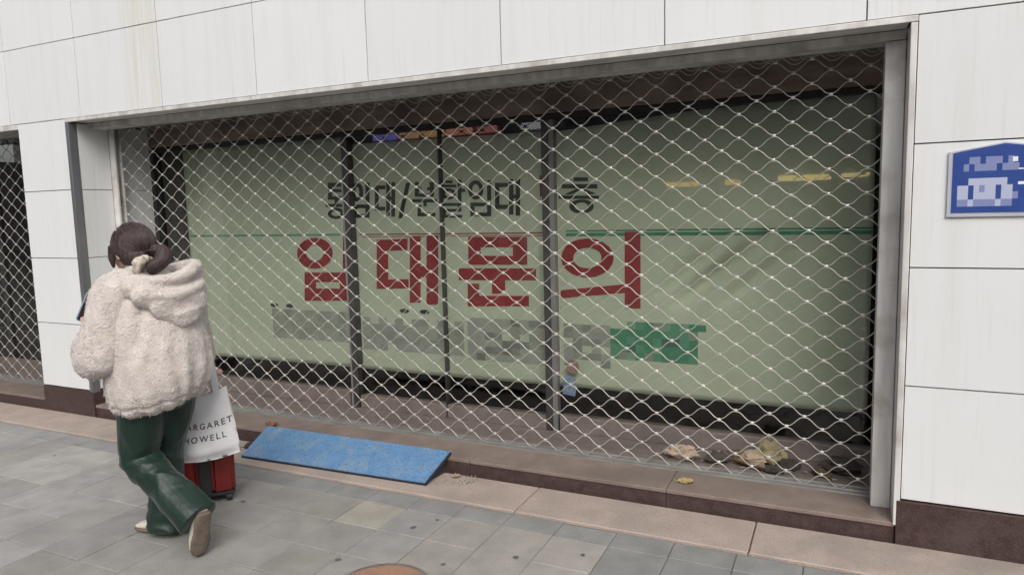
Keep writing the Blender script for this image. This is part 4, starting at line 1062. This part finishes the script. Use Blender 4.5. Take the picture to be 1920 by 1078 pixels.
# ---- trousers
tb_ = bmesh.new()
tube(tb_, [(0, 0, .90), (0, 0, .84), (0, -.005, .76), (0, 0, .70)], [(.115, .155), (.135, .180), (.135, .185), (.09, .12)], n=20, upref=(0, 1, 0))
def leg_tube(h, k, a, top, hem, drop):
    h, k, a = Vector(h), Vector(k), Vector(a)
    mid = h.lerp(k, .5); sh = k.lerp(a, .5)
    end = a + (a - k).normalized() * drop
    pts = curve_pts([h, mid, k, sh, a, end], 4)
    rad = [r_[0] for r_ in curve_pts([(.108,), (.102,), (.088,), (.086,), (.096,), (hem,)], 4)]
    tube(tb_, pts, rad, n=20)
leg_tube(HIP_R, KN_R, AN_R, .11, .108, .050)
leg_tube(HIP_L, KN_L, AN_L, .11, .096, .030)
tme = fuse(tb_, 0.0062, 5)
def tfold(p, n):
    w = Vector((p.x + .05 * nz(p, 5), p.y + .05 * nz(p, 5, off=3.0), p.z + .03 * nz(p, 6, off=8.0)))
    d = 0.008 * ridge(w, 7, 1, 1, .16, 1.7) - .004
    kn = math.exp(-((p.z - .45) / .13) ** 2)
    q = Vector((w.x, w.y, w.z + .5 * w.y))          # drag lines run obliquely down the calf
    d += kn * (0.010 * ridge(q, 6.5, .8, .8, 1.2, 5.0) + 0.004 * ridge(q, 13, .7, .7, 1.0, 2.0) - .004)
    an = math.exp(-((p.z - .10) / .08) ** 2) * (1 if p.y > -.1 else 0)
    d += an * (0.012 * ridge(w, 10, .5, .5, 1.7, 8.0) - .004)
    d += 0.008 * ss(.62, .80, p.z) * ridge(w, 13, 1, 1, .15, 3.0)
    return d
displace(tme, tfold)
ppart('trousers', tme, velvet)

# ---- shoes
def shoe(heel, toe, up):
    heel, toe = Vector(heel), Vector(toe)
    d = (toe - heel).normalized(); u = Vector(up); u = (u - d * u.dot(d)).normalized(); s = d.cross(u)
    L_ = (toe - heel).length
    prof = ((0.0, .028, .050), (.06, .036, .070), (.22, .037, .080), (.45, .038, .072), (.66, .045, .052), (.84, .042, .040), (.95, .030, .030), (1.0, .014, .020))
    def ring_(t, w, z0, z1, n=16):
        c = heel + d * (t * L_)
        out = []
        for k in range(n):
            a = 6.2832 * k / n
            out.append(c + s * (w * math.copysign(abs(math.cos(a)) ** .7, math.cos(a))) + u * ((z0 + z1) / 2 + (z1 - z0) / 2 * math.copysign(abs(math.sin(a)) ** .8, math.sin(a))))
        return out
    bm = bmesh.new(); loft(bm, [ring_(t, w, .014, h) for t, w, h in prof])
    b2 = bmesh.new(); loft(b2, [ring_(t, w * 1.08 + .001, 0.0, .022) for t, w, h in prof])
    sh_ = ppart('shoe', mesh_of(bm, 'shoe'), shoem)
    ppart('sole', mesh_of(b2, 'sole'), solem, sh_)
shoe((0.075, 0.085, 0.004), (0.035, 0.330, 0.004), (0, 0, 1))
shoe((-0.035, -0.320, 0.235), (-0.030, -0.255, 0.010), (0.15, 0.95, 0.25))

# ---------------------------------------------------------------- phone held in the left hand
ph_c = Vector((-0.135, 0.285, 1.205))
phn = thing('phone', 'mobile phone in a pale blue case held up in front of the walking person', 'phone', pw(*ph_c), PR)
def rounded_slab(w, h, t, r=0.008):
    bm = bmesh.new(); box(bm, -w / 2, w / 2, -t / 2, t / 2, -h / 2, h / 2)
    bmesh.ops.bevel(bm, geom=[e for e in bm.edges if abs((e.verts[0].co - e.verts[1].co).y) > t * .5], offset=r, segments=4, affect='EDGES')
    return bm
tiltm = Matrix.Rotation(R(28), 4, 'X') @ Matrix.Rotation(R(10), 4, 'Y')
for nm, args, mt_, off in (('case', (.080, .160, .008), pmat('pale_blue_case', (0.28, 0.36, 0.50), (0.22, 0.30, 0.44), rough=0.4), .002), ('screen', (.074, .152, .003), pmat('phone_screen', (0.015, 0.016, 0.02), rough=0.1), -.0045)):
    bm = rounded_slab(*args); bmesh.ops.translate(bm, vec=(0, off, 0), verts=bm.verts); bmesh.ops.transform(bm, matrix=tiltm, verts=bm.verts)
    link(nm, mesh_of(bm, nm), mt_, phn, world=False)

# ---------------------------------------------------------------- suitcase at her right hand
SC = Vector((-3.30, -0.84, 0.0)); SA = math.atan2(0.75, 0.66)       # local -y faces the street side
case = thing('suitcase', 'red hard shell suitcase with black centre band and wheels beside the walking person', 'suitcase', SC, SA)
redm = pmat('red_shell', (0.20, 0.017, 0.014), (0.13, 0.012, 0.012), scale=6, rough=0.3, world_space=False)
blk = pmat('black_plastic', (0.016, 0.016, 0.019), (0.025, 0.025, 0.028), rough=0.5, world_space=False)
def rb(x0, x1, y0, y1, z0, z1, r):
    bm = bmesh.new(); box(bm, x0, x1, y0, y1, z0, z1)
    bmesh.ops.bevel(bm, geom=bm.edges[:], offset=r, segments=3, affect='EDGES'); return bm
def cpart(name, bm, mt_, parent=None, smooth=False): return link(name, mesh_of(bm, name), mt_, parent or case, world=False, smooth=smooth)
for s, (xa, xb) in ((-1, (-.165, -.026)), (1, (.038, .165))):
    sh_ = cpart('shell', rb(xa, xb, -.13, .13, .055, .56, .022), redm)
    for k in range(3):
        xx = xa + (xb - xa) * (k + 1) / 4
        cpart('rib', rb(xx - .008, xx + .008, -.1335, -.128, .09, .53, .002), redm, sh_)
cpart('centre_band', rb(-.0255, .0375, -.133, .133, .05, .565, .008), blk)
cpart('corner_guard', rb(-.158, .158, -.125, .125, .045, .062, .006), blk)
for xx in (-.125, .125):
    for yy in (-.09, .09):
        bm = bmesh.new(); tube(bm, [(xx - .014, yy, .026), (xx + .014, yy, .026)], [.026, .026], n=16)
        wh = cpart('wheel', bm, blk)
        cpart('wheel_fork', rb(xx - .022, xx + .022, yy - .014, yy + .014, .026, .056, .004), blk, wh)
for xx in (-.07, .07):
    bm = bmesh.new(); tube(bm, [(xx, .09, .55), (xx, .09, .755)], [.008, .008], n=8); cpart('handle_tube', bm, M['alu'])
cpart('handle_grip', rb(-.085, .085, .072, .108, .745, .775, .010), blk)

# ---------------------------------------------------------------- tote bag hanging from her right forearm
bag = thing('tote_bag', 'white canvas tote bag with dark lettering hanging from the right arm of the walking person', 'bag', (-3.02, -1.0, 0.35))
canvas = pmat('white_canvas', (0.70, 0.70, 0.72), (0.63, 0.63, 0.655), scale=8, rough=0.85, bump=0.25, bscale=260, bdist=0.003, spec=0.2)
TL, TR, BR, BL = [Vector(p) for p in ((-3.118, -1.075, .692), (-2.947, -.950, .726), (-2.905, -.919, .359), (-3.172, -1.119, .323))]
bn = (TR - BL).cross(TL - BR).normalized()
if bn.y > 0: bn = -bn
def bag_pt(u, v, side):
    p = TL.lerp(TR, u).lerp(BL.lerp(BR, u), v)
    e = max(0.0, 4 * u * (1 - u)) ** .6 * (ss(0, .25, v) * .6 + .4) * ss(1.0, .86, v)
    sag = 0.026 * math.sin(math.pi * u) * (1 - v) ** 2
    wr = 0.006 * noise.noise(Vector((u * 4, v * 3, 2 + side))) + 0.005 * math.sin(u * 9 + v * 5) * (1 - v)
    bot = 0.02 * math.sin(math.pi * u) * v ** 3
    return p + bn * (side * (0.034 * e) + wr) - Vector((0, 0, sag + bot))
bm = bmesh.new()
nu, nv = 26, 26
F = [[bm.verts.new(bag_pt(i / nu, k / nv, 1)) for k in range(nv + 1)] for i in range(nu + 1)]
B = [[bm.verts.new(bag_pt(i / nu, k / nv, -1)) for k in range(nv + 1)] for i in range(nu + 1)]
for i in range(nu):
    for k in range(nv):
        bm.faces.new((F[i][k], F[i][k + 1], F[i + 1][k + 1], F[i + 1][k])); bm.faces.new((B[i][k], B[i + 1][k], B[i + 1][k + 1], B[i][k + 1]))
bmesh.ops.remove_doubles(bm, verts=bm.verts, dist=0.0008)
bag_body = part('bag_body', bm, canvas, bag, smooth=True)
# two strap loops over the forearm
arm_pt = pw(0.335, 0.085, 0.895)
for side in (1, -1):
    a, b_ = bag_pt(.26, .0, side), bag_pt(.76, .0, side)
    top = arm_pt + Vector((0, 0, 0.022)) + bn * (.012 * side)
    pts = curve_pts([a - Vector((0, 0, .03)), a.lerp(top, .5) + (a - b_) * .06, top + (a - b_).normalized() * .015, top - (a - b_).normalized() * .015, b_.lerp(top, .5) + (b_ - a) * .06, b_ - Vector((0, 0, .03))], 6)
    bm = bmesh.new()
    dirv = (TR - TL).normalized()
    rings = []
    for i, p in enumerate(pts):
        p = Vector(p); t = (Vector(pts[min(i + 1, len(pts) - 1)]) - Vector(pts[max(i - 1, 0)])).normalized()
        sx = (dirv - t * dirv.dot(t)); sx = sx.normalized() if sx.length > .3 else bn.cross(t).normalized()
        nn = t.cross(sx).normalized()
        rings.append([p + sx * .014 + nn * .0015, p - sx * .014 + nn * .0015, p - sx * .014 - nn * .0015, p + sx * .014 - nn * .0015])
    loft(bm, rings)
    part('strap', bm, canvas, bag, smooth=False)
# printed name
def bag_text(txt, u0, u1, v0, v1):
    cu = bpy.data.curves.new('print', 'FONT'); cu.body = txt; cu.space_character = 1.35; cu.resolution_u = 3; cu.offset = 0.012
    ob = bpy.data.objects.new('print', cu); col.objects.link(ob)
    dg = bpy.context.evaluated_depsgraph_get(); dg.update()
    me = bpy.data.meshes.new_from_object(ob.evaluated_get(dg))
    bpy.data.objects.remove(ob)
    co = np.empty(len(me.vertices) * 3); me.vertices.foreach_get('co', co); co = co.reshape(-1, 3)
    x0, x1_, y0, y1 = co[:, 0].min(), co[:, 0].max(), co[:, 1].min(), co[:, 1].max()
    for v in me.vertices:
        u = u0 + (u1 - u0) * (v.co.x - x0) / (x1_ - x0); w = v0 + (v1 - v0) * (y1 - v.co.y) / (y1 - y0)
        v.co = bag_pt(u, w, 1) + bn * 0.0016
    return link('print', me, pmat('bag_print', (0.035, 0.035, 0.04), rough=0.7), bag)
bag_text('MARGARET', -0.02, 0.97, .435, .530)
bag_text('HOWELL', 0.10, 0.83, .625, .715)

# ---------------------------------------------------------------- the building across the street (seen in the glass, shades the pavement)
opp = thing('opposite_building', 'grey building with lit shop signs across the street, mirrored in the window', 'building', (-9, -20, -0.14))
ow = bmesh.new(); box(ow, -48, 20, -22.5, -20.0, -0.139, 8.0)
wall2 = part('wall', ow, pmat('grey_render', (0.40, 0.40, 0.39), (0.50, 0.495, 0.48), scale=1.2, rough=0.8), opp)
gl2 = pmat('far_window', (0.05, 0.06, 0.07), rough=0.15)
wb = bmesh.new(); box(wb, -0.9, 0.9, -0.03, 0.03, 0, 1.5); wmesh = mesh_of(wb, 'window'); wmesh.materials.append(gl2)
for i in range(16):
    o = bpy.data.objects.new('window', wmesh); col.objects.link(o); o.parent = opp
    o.location = (-35 + i * 3.6 + 9, 0.02, 5.6)
sb2 = bmesh.new(); box(sb2, -1.1, 1.1, -0.05, 0.05, 0, 2.3); smesh = mesh_of(sb2, 'shopfront'); smesh.materials.append(pmat('far_shopfront', (0.22, 0.22, 0.215), (0.12, 0.115, 0.11), scale=1.5, rough=0.4))
for i in range(15):
    o = bpy.data.objects.new('shopfront', smesh); col.objects.link(o); o.parent = opp
    o.location = (-34.5 + i * 3.7 + 9, 0.03, 0.2)
def emit(name, c_, s):
    mt_, nt, b = nmat(name)
    b.inputs['Base Color'].default_value = (*c_, 1); b.inputs['Emission Color'].default_value = (*c_, 1); b.inputs['Emission Strength'].default_value = s
    return mt_
def sign(x0, x1, z0, z1, c_, s):
    part('lit_sign', bxm(x0, x1, -19.98, -19.80, z0, z1), emit('lit_sign', c_, s), opp)
sign(-5.6, -4.5, 2.26, 2.42, (1.0, 0.62, 0.12), 3.5); sign(-3.6, -3.1, 2.26, 2.44, (1.0, 0.6, 0.15), 3.5)
sign(-1.9, -0.3, 2.32, 2.50, (1.0, 0.72, 0.2), 4.5); sign(0.0, 0.8, 2.38, 2.50, (1.0, 0.8, 0.35), 4)
for (xa, xb, c_) in ((-18.1, -17.0, (.35, .3, .9)), (-16.8, -15.9, (.9, .55, .35)), (-15.7, -14.7, (1, .6, .25)), (-14.5, -13.4, (1, .45, .3)), (-13.1, -12.3, (.8, .3, .3)), (-11.2, -10.0, (.9, .9, .95))):
    sign(xa, xb, 4.65, 5.10, c_, 2.0)
